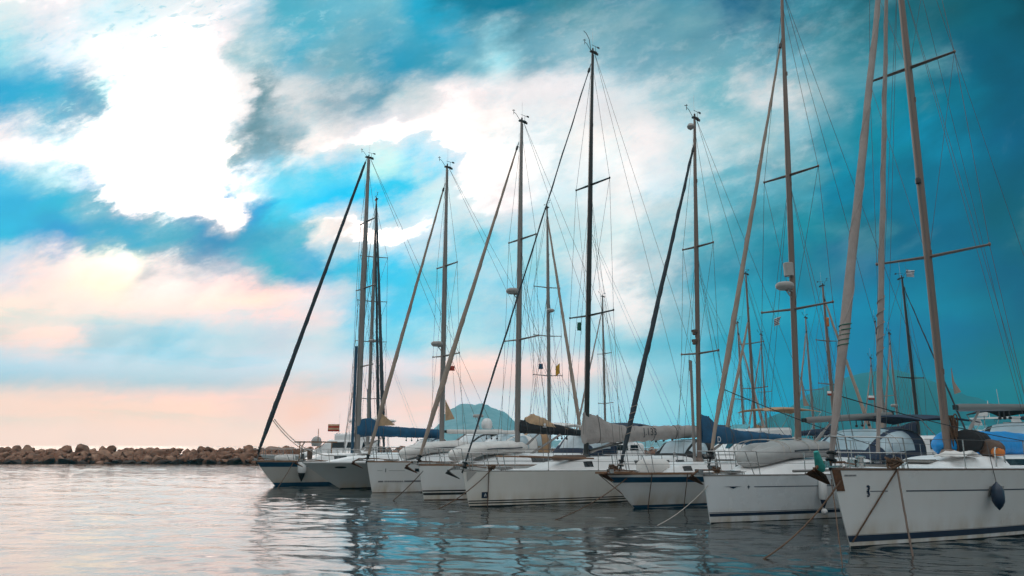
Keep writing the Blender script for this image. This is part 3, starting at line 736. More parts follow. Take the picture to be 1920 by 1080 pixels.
        if wrap:
            wmb = MB(); sp = []
            for i in range(60):
                u = wrap[0] + (wrap[1] - wrap[0]) * i / 59; k = u * n; j = min(int(k), n - 1); p = pts[j].lerp(pts[j + 1], k - j); an = i * 0.55
                sp.append(p + Vector((math.cos(an), math.sin(an), 0)) * (rad[j] * 1.07 + 0.006))
            wmb.path(sp, 0.012, 5); wmb.build('sheet_lashing', wrap[2], o)
        return o
    def stay(s, a, b, r=0.008, name='stay', m=None):
        mb = MB(); mb.path([a, b], r, 5); return mb.build(name, m or m_wire, s.root)
    def boom(s, a, b, r=0.09, m=None, vang=True, goose=True):
        mb = MB(); A, Bv = Vector((a[0] + 0.12, 0, a[1])), Vector((b[0], 0, b[1])); mb.path([A, A.lerp(Bv, .05), A.lerp(Bv, .5), A.lerp(Bv, .97), Bv], [r * .8, r, r, r * .95, r * .7], 10, True, 0.75)
        o = mb.build('boom', m or m_alu, s.root)
        if goose:
            g = MB(); g.box((a[0] + 0.06, 0, a[1]), (0.22, 0.07, 0.12)); g.box((b[0], 0, b[1]), (0.10, 0.12, 0.2)); g.build('boom_fitting', m_mblack, o)
        if vang:
            v = MB(); p = A.lerp(Bv, 0.30); q = Vector((a[0] + 0.16, 0, s.mastB.z + 0.22)); v.path([q, q.lerp(p, .55)], 0.05, 8); v.path([q.lerp(p, .5), p], 0.032, 8); v.box(tuple(p), (0.16, 0.08, 0.12)); v.build('vang', m_alu, o)
        for k in (0.55, 0.62, 0.7):
            blk = MB(); p = A.lerp(Bv, k); blk.path([p + Vector((0, 0, -r)), p + Vector((0, 0, -r - 0.16))], 0.018, 5); blk.lathe([(0.0, -.05), (.045, -.03), (.045, .03), (0, .05)], (p.x, 0, p.z - r - 0.2), 8)
            blk.build('block', m_black, o)
        s.bo = o
        return o
    def cover(s, a, b, tops, half=0.16, m=None, name='sail_cover', seed=2, under=0.13, wr=0.03, sink=0.0):
        """sail cover lofted along the boom; tops = [(u, height above boom, half width)]"""
        mb = MB(); A, Bv = Vector((a[0], 0, a[1])), Vector((b[0], 0, b[1])); n = 54; ro = []; K = 20
        for i in range(n + 1):
            u = i / n
            for (u0, h0, w0), (u1, h1, w1) in zip(tops[:-1], tops[1:]):
                if u0 <= u <= u1 + 1e-9:
                    q = (u - u0) / (u1 - u0); q = q * q * (3 - 2 * q); h = h0 + (h1 - h0) * q; w = w0 + (w1 - w0) * q; break
            c = A.lerp(Bv, u); row = []
            h *= 1 + 0.05 * mnoise.noise(Vector((u * 13, seed, 1)))
            un = under * (1 + sink * math.sin(u * 9.5) ** 2)
            for k in range(K):
                an = 2 * math.pi * k / K; y = w * math.sin(an); z = math.cos(an)
                zz = h * z if z > 0 else un * z
                y *= (1 - 0.42 * max(0, z) ** 1.3)
                d = wr * mnoise.noise(Vector((u * 21 + zz * 2.2, an * 1.1, seed))) + wr * 0.7 * mnoise.noise(Vector((u * 50 + zz * 5, an * 1.7, seed + 5)))
                row.append((c.x, y * (1 + d * 4), c.z + zz + d))
            ro.append(row)
        mb.grid(ro, True); mb.add(ro[0], [tuple(range(K))]); mb.add(ro[-1], [tuple(range(K))])
        cvo = mb.build(name, m or m_cblue, s.root, True, 70)
        if name == 'sail_cover':
            for q in (.10, .30, .50, .70, .88):
                i = int(q * n); c0 = A.lerp(Bv, i / n); pts = [Vector(c0) + (Vector(p) - c0) * 1.035 for p in ro[i]]
                tb = MB(); tb.path(pts + [pts[0]], 0.013, 5); tb.build('cover_tie', m_wire, cvo)
            if hasattr(s, 'mastT'):
                for q in (.35, .72):
                    for sd_ in (-1, 1):
                        h = s.mastB + (s.mastT - s.mastB) * .52; e = A.lerp(Bv, q); s.stay(h + Vector((.1, sd_ * .05, 0)), e + Vector((0, sd_ * .17, .05)), .005, 'lazy_jack')
        return cvo
    def sprayhood(s, x0, x1, z0, h, hw, m=None, glass=None, name='sprayhood', flat=0.0):
        """canvas hood over the companionway: arched sheet from a raked front to an open back, with clear panes"""
        m = m or m_cnavy; glass = glass or m_clear; n, K = 8, 20
        def pt(u, v, o=0.0):
            an = math.pi * v; rise = math.sin(min(1, u * 1.35 + 0.02) * math.pi / 2)
            ww = hw * (0.86 + 0.14 * u) + o; hh = h * rise * (1.0) + o
            e = 0.55
            cy = -math.copysign(abs(math.cos(an)) ** e, math.cos(an)); cz = abs(math.sin(an)) ** e
            return (x0 + (x1 - x0) * u + (0.0), ww * cy, z0 + hh * cz)
        mb = MB(); mb.solid([[pt(i / n, k / K) for k in range(K + 1)] for i in range(n + 1)], (0.006, 0, -0.012))
        o = mb.build(name, m, s.root, True, 60)
        for (va, vb, ua, ub) in ((0.03, 0.30, 0.22, 0.78), (0.70, 0.97, 0.22, 0.78), (0.36, 0.64, 0.12, 0.62)):
            w = MB(); w.solid([[pt(ua + (ub - ua) * i / 5, va + (vb - va) * k / 6, 0.012) for k in range(7)] for i in range(6)], (0.004, 0, -0.006))
            w.build('window', glass, o, True, 60)
        f = MB()
        for u in (0.5, 1.0): f.path([pt(u, k / K, 0.012) for k in range(K + 1)], 0.014, 6)
        f.build('hood_frame', m_steel, o)
        return o
    def bimini(s, x0, x1, z, hw, m=None, sag=0.14, name='bimini', legs=True, arch=0.16):
        mb = MB(); n, K = 8, 12
        ro = [[(x0 + (x1 - x0) * i / n, hw * (-1 + 2 * k / K), z + arch * math.sin(math.pi * i / n) + sag * (1 - (abs(-1 + 2 * k / K)) ** 2.5) - sag) for k in range(K + 1)] for i in range(n + 1)]
        mb.solid(ro, (0, 0, -0.03)); o = mb.build(name, m or m_cnavy, s.root, True, 60)
        if legs:
            for sd_ in (-1, 1):
                f = MB()
                for xa, xb in ((x0 + .05, .55), (x1 - .05, .45), ((x0 + x1) / 2, .5)):
                    f.path([(xa, sd_ * hw, z - sag), (x0 + (x1 - x0) * xb, sd_ * hw * 1.02, s.sheer(x0) + 0.25)], 0.0135, 6)
                f.build('bimini_frame', m_steel, o)
        return o
    def radar(s, z, fwd=0.33, kind='dome', m=None):
        k = (z - s.mastB.z) / (s.mastT.z - s.mastB.z); x = s.mastB.x + (s.mastT.x - s.mastB.x) * k
        mb = MB(); mb.box((x - fwd * .55, 0, z - 0.10), (fwd * 0.9, 0.10, 0.03)); mb.path([(x - 0.05, 0, z - 0.36), (x - fwd, 0, z - 0.12)], 0.022, 6)
        if kind == 'dome': mb.lathe([(0.02, -0.09), (0.20, -0.085), (0.27, -0.03), (0.285, 0.03), (0.27, 0.09), (0.20, 0.14), (0.0, 0.155)], (x - fwd - 0.08, 0, z), 20)
        else: mb.lathe([(0.05, -0.22), (0.15, -0.21), (0.155, 0.2), (0.13, 0.22), (0, 0.225)], (x - fwd * 0.75, 0, z), 16)
        return mb.build('radar', m or m_greyp, s.mo)
    def hatch(s, x, y, w, l, z=None, prof=None):
        mb = MB(); zz = (prof(x, y / 0.8)[2] if prof else s.sheer(x) + 0.06) if z is None else z
        mb.box((x, y, zz + 0.02), (l, w, 0.05)); o = mb.build('hatch', m_alu, s.root, False)
        g = MB(); g.box((x, y, zz + 0.052), (l * .84, w * .84, 0.018)); g.build('pane', m_glass, o, False)
    def winch(s, x, y, z):
        mb = MB(); mb.lathe([(0.075, 0), (0.07, 0.05), (0.05, 0.07), (0.05, 0.13), (0.065, 0.15), (0.06, 0.17), (0, 0.175)], (x, y, z), 12); mb.build('winch', m_steel, s.root)
    def cleat(s, x, y):
        z = s.sheer(x) + 0.03; mb = MB(); mb.path([(x - 0.13, y, z + 0.07), (x + 0.13, y, z + 0.07)], [0.012, 0.012], 6); mb.path([(x - 0.04, y, z), (x - .04, y, z + .07)], 0.016, 6); mb.path([(x + 0.04, y, z), (x + .04, y, z + .07)], 0.016, 6)
        mb.build('cleat', m_steel, s.root)
    def anchor(s, kind='plough', m=None, out=0.25, drop=0.0, y=0.0, sc_=1.0):
        m = m or m_anchor; x = -s.r; z = s.fb + 0.06
        r_ = MB(); r_.box((x + 0.10 - out / 2, y, z), (0.5 + out, 0.12, 0.035)); r_.box((x - out * .8, y - .065, z + 0.05), (0.18, 0.012, 0.13)); r_.box((x - out * .8, y + .065, z + 0.05), (0.18, 0.012, 0.13)); r_.lathe([(0.05, -.05), (.035, 0), (.05, .05)], (x - out, y, z + .03), 10, 'Y')
        ro = r_.build('bow_roller', m_steel, s.root, False)
        a = MB(); k = sc_
        sh = [(x + 0.6, y, z + 0.08), (x - out + .02, y, z + 0.09 - drop * .2), (x - out - 0.25 * k, y, z - 0.03 - drop)]
        a.path(sh, [0.022 * k, 0.03 * k, 0.034 * k], 6, True, 0.6)
        tip = Vector((x - out + 0.20 * k, y, z - 0.30 * k - drop)); hd = Vector((x - out - 0.28 * k, y, z - 0.02 - drop))
        for sd_ in (-1, 1):
            a.prism([hd, hd + Vector((0.02, sd_ * 0.19 * k, -0.10 * k)), tip + Vector((-0.02, sd_ * 0.03, 0)), tip], (0.012, 0, -0.02))
        a.prism([hd + Vector((-.02, 0, .02)), hd + Vector((-.02, 0, -.05)), tip], (0, 0.025, 0))
        a.build('anchor', m, s.root, False)
        c = MB(); c.path([(x + 0.6, y, z + 0.07), (x + 1.0, y, z + 0.03)], 0.016, 5); c.build('anchor_chain', m_rust, s.root)

def rope(name, a, b, sag, r, m, label, cat='mooring line', group='mooring lines', n=16):
    a, b = Vector(a), Vector(b); mb = MB(); o = a.copy()
    pts = []
    for i in range(n + 1):
        u = i / n; p = a.lerp(b, u) - o; p.z -= sag * 4 * u * (1 - u); p.x += 0.006 * mnoise.noise(Vector((u * 17, a.x, 0))); pts.append(p)
    mb.path(pts, r, 6); ob = mb.build(name, m, None); ob.location = o
    return tag(ob, label, cat, group)
def fender(name, loc, r, l, m, mend, label, ball=False, top=None, shape='cyl'):
    t = empty(name, loc, 0, label, 'fender')
    mb = MB()
    if shape == 'cyl': mb.lathe([(r * .8, -l / 2), (r, -l / 2 + r * .5), (r, l / 2 - r * .5), (r * .8, l / 2)], (0, 0, 0), 16)
    else: mb.lathe([(r * .05, -l / 2), (r * .6, -l * .36), (r * .95, -l * .2), (r, -.02), (r, l * .18), (r * .75, l * .34), (r * .25, l * .45), (r * .12, l * .5)], (0, 0, 0), 18)
    mb.build('fender_body', m, t)
    if mend:
        for sg in (-1, 1):
            e = MB(); e.lathe([(r * .82, sg * (l / 2 - .005)), (r * .66, sg * (l / 2 + r * .7)), (r * .22, sg * (l / 2 + r * 1.6)), (r * .15, sg * (l / 2 + r * 1.9))][::1 if sg > 0 else -1], (0, 0, 0), 16); e.build('end_cap', mend, t)
    if ball:
        e = MB(); e.lathe([(0, -.09), (.05, -.075), (.085, -.03), (.085, .03), (.05, .075), (0, .09)], (0.0, 0, -l / 2 - r * 1.9 - .10), 12); e.build('ball_float', m_white, t)
    if top is not None:
        e = MB(); d = Vector(top) - Vector(loc); e.path([(0, 0, l / 2 + (r * 1.6 if mend else -.02)), d], 0.009, 5); e.build('lanyard', m_wire, t)
    return t
def dinghy(b, x, y, z, L, w, r, m, label, m2=None, rz=0.0, tilt=0.0, upside=True, lash=None, name='dinghy'):
    """inflatable boat stowed upside down on deck: one bent tube round a floor, with cones at the stern"""
    t = empty(name, b.W(x, y, z), b.th + rz, label, 'dinghy'); t.rotation_euler = (0, tilt, b.th + rz)
    mb = MB(); pts = []; rad = []
    half = []
    for i in range(6): half.append((L - i * (L * .62) / 5, w / 2 - r))
    for i in range(1, 9):
        a = math.pi / 2 * i / 8; half.append((L * .38 * (1 - math.sin(a)) , (w / 2 - r) * math.cos(a) ** .8))
    full = [(p[0], -p[1]) for p in half] + [(p[0], p[1]) for p in reversed(half[:-1])]
    for (px_, py_) in full:
        nose = max(0, 1 - px_ / (L * .38)); pts.append((px_, py_, -nose ** 1.5 * 0.20 if upside else nose ** 1.5 * .2)); rad.append(r)
    pts = [(pts[0][0] + .28, pts[0][1], pts[0][2])] + pts + [(pts[-1][0] + .28, pts[-1][1], pts[-1][2])]; rad = [r * .35] + rad + [r * .35]
    mb.path(pts, rad, 14); mb.build('tube', m, t)
    f = MB(); ro = []
    for i in range(9):
        u = i / 8; xx = L * (.035 + .945 * u); hw_ = (w / 2 - r) * min(1, (u * 2.6 + .12)) ** .6
        ro.append([(xx, hw_ * q, (r * .55 + .16 * (1 - abs(q)) - .75 * max(0, .3 - u))) for q in (-1, -.6, -.3, 0, .3, .6, 1)])
    f.solid(ro, (0, 0, -.03)); f.build('floor', m2 or m, t)
    g = MB()
    for sd_ in (-1, 1): g.path([(L * .35 + (L * .6) * i / 6, sd_ * (w / 2 + .008), .0 + .01 * math.sin(i)) for i in range(7)], 0.024, 5)
    g.build('rubbing_strake', m_hypd, t)
    if lash:
        g = MB()
        for k, q in enumerate(lash):
            arc = []
            for i in range(13):
                a = math.pi * i / 12; arc.append((q + .10 * math.sin(k * 2 + i * .4), -(w / 2 + .03) * math.cos(a), -.05 + (r + .16) * math.sin(a) ** .6))
            g.path(arc, 0.012, 5)
        g.build('lashing', m_ropew, t)
    return t
def flag(name, b, x, y, z, w, h, m, label, stripes=None, rz=0.3, hang=0.0):
    """small cloth flag with a ripple, hanging from a halyard"""
    t = empty(name, b.W(x, y, z), b.th + rz, label, 'flag')
    n, K = 8, 6 if not stripes else stripes[1]
    def pt(i, k):
        u = i / n; return (w * u, .05 * math.sin(u * 7 + k * .4) * u, h * k / K - hang * u * w)
    mb = MB()
    for k in range(K):
        mm_ = 1 if stripes and k % 2 else 0
        mb.grid([[pt(i, k), pt(i, k + 1)] for i in range(n + 1)], mi=mm_)
    ob = mb.build('cloth', [m, stripes[0]] if stripes else m, t)
    so_ = ob.modifiers.new('s', 'SOLIDIFY'); so_.thickness = 0.004
    p = MB(); p.path([(0, 0, -.15), (0, 0, h + .6)], 0.005, 4); p.build('halyard', m_wire, t)
    return t
def lettering(name, s, size, par, loc, rot, m, ext=0.002):
    cu = bpy.data.curves.new(name, 'FONT'); cu.body = s; cu.size = size; cu.extrude = ext; cu.resolution_u = 3
    tmp = bpy.data.objects.new(name, cu); col.objects.link(tmp)
    dg = bpy.context.evaluated_depsgraph_get(); me = bpy.data.meshes.new_from_object(tmp.evaluated_get(dg))
    bpy.data.objects.remove(tmp); me.materials.clear(); me.materials.append(m)
    o = link(name, me, par); o.location = loc; o.rotation_euler = rot
    return o

# ================================================================== the front row, nearest boat first
FR = 'sailboats moored bow out in the front row'
# ---------------------------------------------------------------- A : nearest boat at the right edge
A = Boat((1594, 1026), 40, 14.8, 4.5, 1.53, 1.34, 0.52, 'big white sailboat nearest the viewer with seahorse mark and bright blue tarp on deck', group=FR, wlr=0.74)
A.hull(m_hull); A.strip('boot_stripe', m_navy, 0.10, 0.225); A.strip('pin_stripe', m_mark, 0.235, 0.242); A.strip('antifouling', m_black, -0.02, 0.022)
A.strip('cove_stripe', m_navy, 0.415, 0.44, 0.108, 0.93, sheer=True); A.strip('cove_stripe', m_navy, 0.42, 0.435, 0.050, 0.078, sheer=True)
A.deck(m_deck); A.rail(m_rub, h=0.035)
A.strip('stem_plate', m_rust, 0.0, 0.42, 0.0, 0.012, sheer=True, off=0.012, n=4)
cA, pA = A.coachroof(m_deck, 2.9, 10.6, 0.55, 1.45, 0.34, nose=2.6)
A.cabin_window(cA, pA, 6.2, 8.6)
A.pulpit(h=0.66, a=1.75); A.stanchions(2.9, 2.05, 13.8, 0.64)
ms, mz = A.px(1779, 862); ts, tz_ = A.px(1690, 0)
k = (19.2 - mz) / (tz_ - mz); TA = (ms + (ts - ms) * k, 19.2)
def on_mast(bt, py, base, top):
    """height on the mast that the picture row py shows"""
    lo, hi = 0.0, 1.0
    for _ in range(40):
        m_ = (lo + hi) / 2; w = bt.W(base[0] + (top[0] - base[0]) * m_, 0, base[1] + (top[1] - base[1]) * m_)
        d = w.y * PC + (w.z - CAMH) * PS; v = -w.y * PS + (w.z - CAMH) * PC
        if 540 - FPX * v / d > py: lo = m_
        else: hi = m_
    return (base[0] + (top[0] - base[0]) * lo, base[1] + (top[1] - base[1]) * lo)
bA = (ms, A.sheer(ms) + 0.30)
spA = [(*on_mast(A, 482, bA, TA), 1.42), (*on_mast(A, 128, bA, TA), 1.15), (bA[0] + (TA[0] - bA[0]) * .80, bA[1] + (TA[1] - bA[1]) * .8, 0.85)]
A.mast(bA, TA, 0.125, m_alu_warm, spA, head=False, backstay=2, wr=0.006)
f0 = A.px(1560, 846); f1 = A.px(1646, 8); kk = 1.23
A.furl(f0, (f0[0] + (f1[0] - f0[0]) * kk, f0[1] + (f1[1] - f0[1]) * kk), (0.05, 0.108, 0.055), m_sailw, seed=3, wrap=(0.15, 0.19, m_green))
i0 = A.px(1646, 845); i1 = A.px(1662, 5)
A.furl((i0[0], A.sheer(i0[0]) + .35), (i0[0] + (i1[0] - i0[0]) * 1.02, i0[1] + (i1[1] - i0[1]) * 1.02), (0.03, 0.07, 0.045), m_sailw, name='furled_staysail', seed=8, wrap=(0.17, 0.30, m_sailw), drum=False)
b0 = A.px(1790, 764); b1 = A.px(1990, 748)
A.boom(b0, (b0[0] + 5.6, b0[1] + .18), 0.105, m_alu)
# clew of the in-mast sail, coiled lines at the mast, lamp on the mast
mb = MB(); q0, q1 = A.px(1784, 690), A.px(1800, 733)
mb.solid([[(q0[0], 0, q0[1]), (q0[0] + .02, .01, q0[1])], [(q0[0] + .02, .02, q0[1] - .35), (q0[0] + .14, .02, q0[1] - .35)], [(q0[0] + .02, 0, q1[1] - .1), (q1[0] + .1, 0.01, q1[1] - .02)]], (0, .012, 0)); mb.build('sail_clew', m_sail, A.root)
rnd = random.Random(4); mb = MB()
for i in range(9):
    xx = bA[0] + .14 + rnd.uniform(-.06, .22); yy = -.12 + rnd.uniform(-.08, .1); zt = bA[1] + .95 + rnd.uniform(-.15, .1); zl = bA[1] + rnd.uniform(.05, .35); w_ = rnd.uniform(.04, .09)
    mb.path([(xx - w_ * math.cos(a), yy + .03 * math.sin(a * 2), (zt + zl) / 2 + (zt - zl) / 2 * math.sin(a)) for a in [j * 2 * math.pi / 18 for j in range(19)]], 0.017, 5)
mb.path([(bA[0] + .13, -.14, bA[1] + .5), (bA[0] + .30, -.12, bA[1] + .55)], 0.06, 8)
tag(mb.build('rope_coil', m_rope, None), 'hank of tan halyards coiled on the mast of the nearest boat', 'rope coil').matrix_world = Matrix.Translation(A.W(0, 0, 0)) @ Matrix.Rotation(A.th, 4, 'Z')
mb = MB(); lx, lz = on_mast(A, 342, bA, TA); mb.lathe([(0.05, -.09), (.075, -.07), (.075, .05), (.05, .09)], (lx - .17, -.02, lz), 10); mb.build('steaming_lamp', m_black, A.mo)
# blue tarp bundle, black bag, brown cushion, orange buoy on the coachroof
def roll(name, b, x0, x1, y, z, r, m, label, cat, seed, par=None, dy=0.0, endr=.8):
    n, K = 26, 20; ro = []
    for i in range(n + 1):
        u = i / n; e = min(1, (min(u, 1 - u) / .10)) ** .5 if min(u, 1 - u) < .10 else 1; row = []
        for k in range(K):
            a = 2 * math.pi * k / K; rr_ = r * (.12 + .88 * e) * (1 + .13 * mnoise.noise(Vector((u * 6, math.cos(a) * 1.3, seed))) + .05 * mnoise.noise(Vector((u * 22, a * 2, seed))))
            row.append((x0 + (x1 - x0) * u, y + dy * u + rr_ * 1.1 * math.cos(a), z + rr_ * .92 * max(-.75, math.sin(a))))
        ro.append(row)
    mb = MB(); mb.grid(ro, True); mb.add(ro[0], [tuple(range(K))]); mb.add(ro[-1], [tuple(range(K))])
    o = mb.build(name, m, None, True, 70); o.location = b.W(0, 0, 0); o.rotation_euler = (0, 0, b.th)
    return tag(o, label, cat)
tx = bA[0]
roll('tarp', A, tx - 0.15, tx + 7.2, 0.15, A.sheer(8) + .60, 0.40, m_bright, 'bright blue tarp rolled round a bundle on the nearest deck', 'tarp', 3, dy=-.1)
roll('bag', A, tx + .12, tx + .95, -.35, A.sheer(8) + .66, 0.33, m_cblack, 'black bag slumped beside the mast of the nearest boat', 'bag', 5)
roll('cushion', A, tx + .35, tx + .75, -.80, A.sheer(8) + .50, 0.24, m_rub, 'brown cushion leaning on the black bag by the mast', 'cushion', 9)
roll('buoy', A, tx + .30, tx + .52, -.98, A.sheer(8) + .42, 0.12, m_orange, 'small orange buoy under the brown cushion', 'buoy', 12)
A.sprayhood(tx + 4.9, tx + 6.6, A.sheer(10) + .25, 1.05, 1.5, m_cblack)
A.bimini(tx + 6.2, tx + 9.2, A.sheer(12) + 1.75, 1.7, m_cblack, legs=True)
for (x, y, w, l) in ((1.55, 0, .55, .55), (3.7, 0, .6, .6), (tx + 2.3, .2, .5, .5)): A.hatch(x, y, w, l, prof=pA if x > 3 else None)
A.cleat(1.35, -A.hb(1.35) + .18); A.cleat(1.35, A.hb(1.35) - .18); A.cleat(6.6, -A.hb(6.6) + .16)
# windlass, granny bars at the mast, folded cloth
mb = MB(); mb.lathe([(.10, 0), (.10, .08), (.07, .1), (.07, .16), (.11, .18), (.11, .22), (0, .24)], (.75, 0, A.sheer(.75) + .05), 14); mb.box((.75, .16, A.sheer(.7) + .12), (.2, .16, .16)); mb.build('windlass', m_steel, A.root)
mb = MB(); gx = tx + .05
mb.path([(gx + .1, -1.0, A.sheer(gx) + .05), (gx + .1, -1.0, A.sheer(gx) + .42), (gx + .16, -1.0, A.sheer(gx) + .5), (gx + .62, -1.0, A.sheer(gx) + .5), (gx + .7, -1.0, A.sheer(gx) + .42), (gx + .7, -1.0, A.sheer(gx) + .05)], 0.02, 7); mb.build('mast_guard', m_steel, A.root)
ro = [[(tx - 1.5 + .14 * i, -.9 + .13 * j, A.sheer(4) + .30 + .05 * mnoise.noise(Vector((i * .9, j * .9, 2))) + .10 * math.exp(-((i - 4) / 2.5) ** 2)) for j in range(6)] for i in range(9)]
mb = MB(); mb.solid(ro, (0, 0, -.03)); o = mb.build('awning', m_cwhite, None); o.location = A.W(0, 0, 0); o.rotation_euler = (0, 0, A.th); tag(o, 'pale crumpled awning lying on the foredeck of the nearest boat', 'awning')
# whisker pole stowed up the forestay side, boathook poles on the side deck
A.anchor(m=m_rust, out=0.32, drop=.0, sc_=1.1)
mb = MB(); mb.path([(-A.r - .52, .0, A.fb + .36), (-A.r - .40, .0, A.fb + .05), (-A.r - .36, 0, A.fb - .02)], [.05, .10, .07], 12); o = mb.build('anchor_cover', m_teal, A.root)
# hull marks: seahorse emblem, builder's lettering strip, port light, small star
def hull_frame(b, x, z, off=0.012):
    """frame on the near topside at length x and height z: origin, along, up"""
    u = (x + b.r) / (b.L + b.r); t = z / b.sheer(x)
    p = Vector(b.P(u, t, -1, off)); p2 = Vector(b.P(u + .01, t, -1, off)); p3 = Vector(b.P(u, min(1, t + .05), -1, off))
    a = (p2 - p).normalized(); up = (p3 - p); up = (up - a * up.dot(a)).normalized()
    return p, a, up
def hull_patch(b, name, m, x, z, polys, th=0.004, off=0.006):
    p, a, up = hull_frame(b, x, z, off); mb = MB(); nn = a.cross(up)
    if nn.y > 0: nn = -nn
    for poly in polys:
        mb.prism([p + a * q[0] + up * q[1] for q in poly], nn * th)
    return mb.build(name, m, b.root, False)
def arc_poly(pts, w):
    """ribbon polygons along a polyline"""
    out = []
    for (x0, y0, w0), (x1, y1, w1) in zip(pts[:-1], pts[1:]):
        d = Vector((x1 - x0, y1 - y0)).normalized(); n_ = Vector((-d.y, d.x))
        out.append([(x0 + n_.x * w0, y0 + n_.y * w0), (x1 + n_.x * w1, y1 + n_.y * w1), (x1 - n_.x * w1, y1 - n_.y * w1), (x0 - n_.x * w0, y0 - n_.y * w0)])
    return out
hx = A.P(0.035, .7)[0]
sea = [(-.050, .105, .010), (-.028, .115, .022), (.0, .108, .026), (.018, .08, .022), (.008, .05, .022), (-.012, .025, .030), (-.008, -.01, .030), (.018, -.04, .022), (.026, -.07, .016), (.010, -.095, .012), (-.018, -.092, .010), (-.022, -.072, .007)]
hull_patch(A, 'seahorse_emblem', m_navy, .20, 1.085, arc_poly(sea, .02))
hull_patch(A, 'name_strip', m_mark, -.27, 1.40, [[(i * .032, 0), (i * .032 + .022, 0), (i * .032 + .022, .032), (i * .032, .032)] for i in range(9)], th=.002)
fr = [[(-.25, -.115), (.25, -.115), (.25, .115), (-.25, .115)]]
pl = hull_patch(A, 'hull_window', m_greyp, 3.75, 1.02, fr, th=.012)
hull_patch(A, 'hull_window_pane', m_glass, 3.75, 1.02, [[(-.19, -.08), (.19, -.08), (.19, .08), (-.19, .08)]], th=.010, off=.014).parent = pl
hull_patch(A, 'star_mark', m_navy, 5.62, 1.13, [[(0, .06), (.014, 0), (0, -.06), (-.014, 0)], [(-.03, .012), (.03, .012), (.03, -.012), (-.03, -.012)]])

# ---------------------------------------------------------------- B : white boat with grey dinghy on the foredeck
B = Boat((1332, 981), 38, 13.6, 4.2, 1.22, 1.15, 0.19, 'white sailboat with grey inflatable on its foredeck and a bare boom', group=FR, wlr=0.76)
B.hull(m_hull_cool); B.strip('boot_stripe', m_navy, 0.165, 0.245); B.strip('pin_stripe', m_navy, 0.262, 0.275); B.strip('antifouling', m_black, -0.02, 0.02)
B.strip('cove_stripe', m_navy, 0.285, 0.305, 0.098, 0.95, sheer=True)
hull_patch(B, 'wing_emblem', m_navy, .56, .92, [[(-.30, .02), (-.12, .008), (0, -.045), (.12, .008), (.27, .02), (.05, .016), (-.05, .016)]])
hull_patch(B, 'star_emblem', m_navy, 1.0, .92, [[(0, .06), (.016, 0), (0, -.07), (-.016, 0)], [(-.045, .012), (.045, .012), (.03, -.014), (-.03, -.014)]])
B.deck(m_deck); B.rail(m_alu, h=0.03)
cB, pB = B.coachroof(m_cabin, 1.4, 9.8, 0.75, 1.4, 0.46, nose=2.0)
B.cabin_window(cB, pB, 5.4, 6.6); B.cabin_window(cB, pB, 7.0, 8.6)
B.pulpit(h=0.64, a=1.5); B.stanchions(2.8, 1.95, 13.0)
s0, z0 = B.px(1497, 842); bB = (s0, B.sheer(s0) + .42); tB_ = B.px(1466, 0); k = 1.02
TB = (bB[0] + (tB_[0] - bB[0]) * k, bB[1] + (tB_[1] - bB[1]) * k)
B.mast(bB, TB, 0.115, m_alu_warm, [(*on_mast(B, 580, bB, TB), 1.25), (*on_mast(B, 329, bB, TB), 1.0)], backstay=2)
B.radar(on_mast(B, 541, bB, TB)[1], .36); B.radar(on_mast(B, 507, bB, TB)[1], .26, 'can')
f0 = B.px(1334, 846); f1 = B.px(1462, 92); B.furl(f0, f1, (.035, .082, .03), m_sail, seed=5)
b0 = B.px(1506, 788); b1 = B.px(1672, 777); B.boom(b0, b1, .10, m_alu)
mb = MB(); q0, q1 = B.px(1500, 700), B.px(1514, 762); mb.solid([[(q0[0] + .05, 0, q0[1]), (q0[0] + .07, 0, q0[1])], [(q0[0] + .06, 0, q1[1] + .2), (q0[0] + .24, 0.02, q1[1] + .25)], [(q0[0] + .08, 0, q1[1]), (q1[0] + .12, 0, q1[1] + .02)]], (0, .012, 0)); mb.build('sail_clew', m_sail, B.root)
B.stay((q1[0] + .1, 0, q1[1] + .02), (b0[0] + 1.9, 0, b0[1] + .2), .01)
dinghy(B, 1.95, 0.05, B.sheer(3) + .62, 3.1, 1.55, .23, m_hyp, 'grey inflatable dinghy with dark nose lashed upside down on deck', m_hyp, lash=(.5, .75, 1.9, 2.3), tilt=-.03)
B.sprayhood(B.px(1560, 850)[0] + .2, B.px(1655, 850)[0], B.sheer(9) + .42, 0.98, 1.45, m_cnavy)
B.bimini(B.px(1625, 800)[0] + .4, B.px(1755, 800)[0], 2.98, 1.6, m_cnavy, arch=.12)
B.anchor(m=m_rust, out=.22, sc_=.9)
for (x, y, w, l) in ((.95, 0, .5, .5), (5.9, 0, .55, .55)): B.hatch(x, y, w, l, prof=pB if x > 3 else None)
B.cleat(1.0, -B.hb(1.0) + .14); B.winch(9.2, -.9, B.sheer(9) + .45); B.winch(9.9, -1.5, B.sheer(9) + .12)
mb = MB(); mb.path([(2.2, -1.15, B.sheer(3) + .12), (6.6, -1.55, B.sheer(5) + .12)], .035, 8); mb.build('whisker_pole', m_alu, B.root)

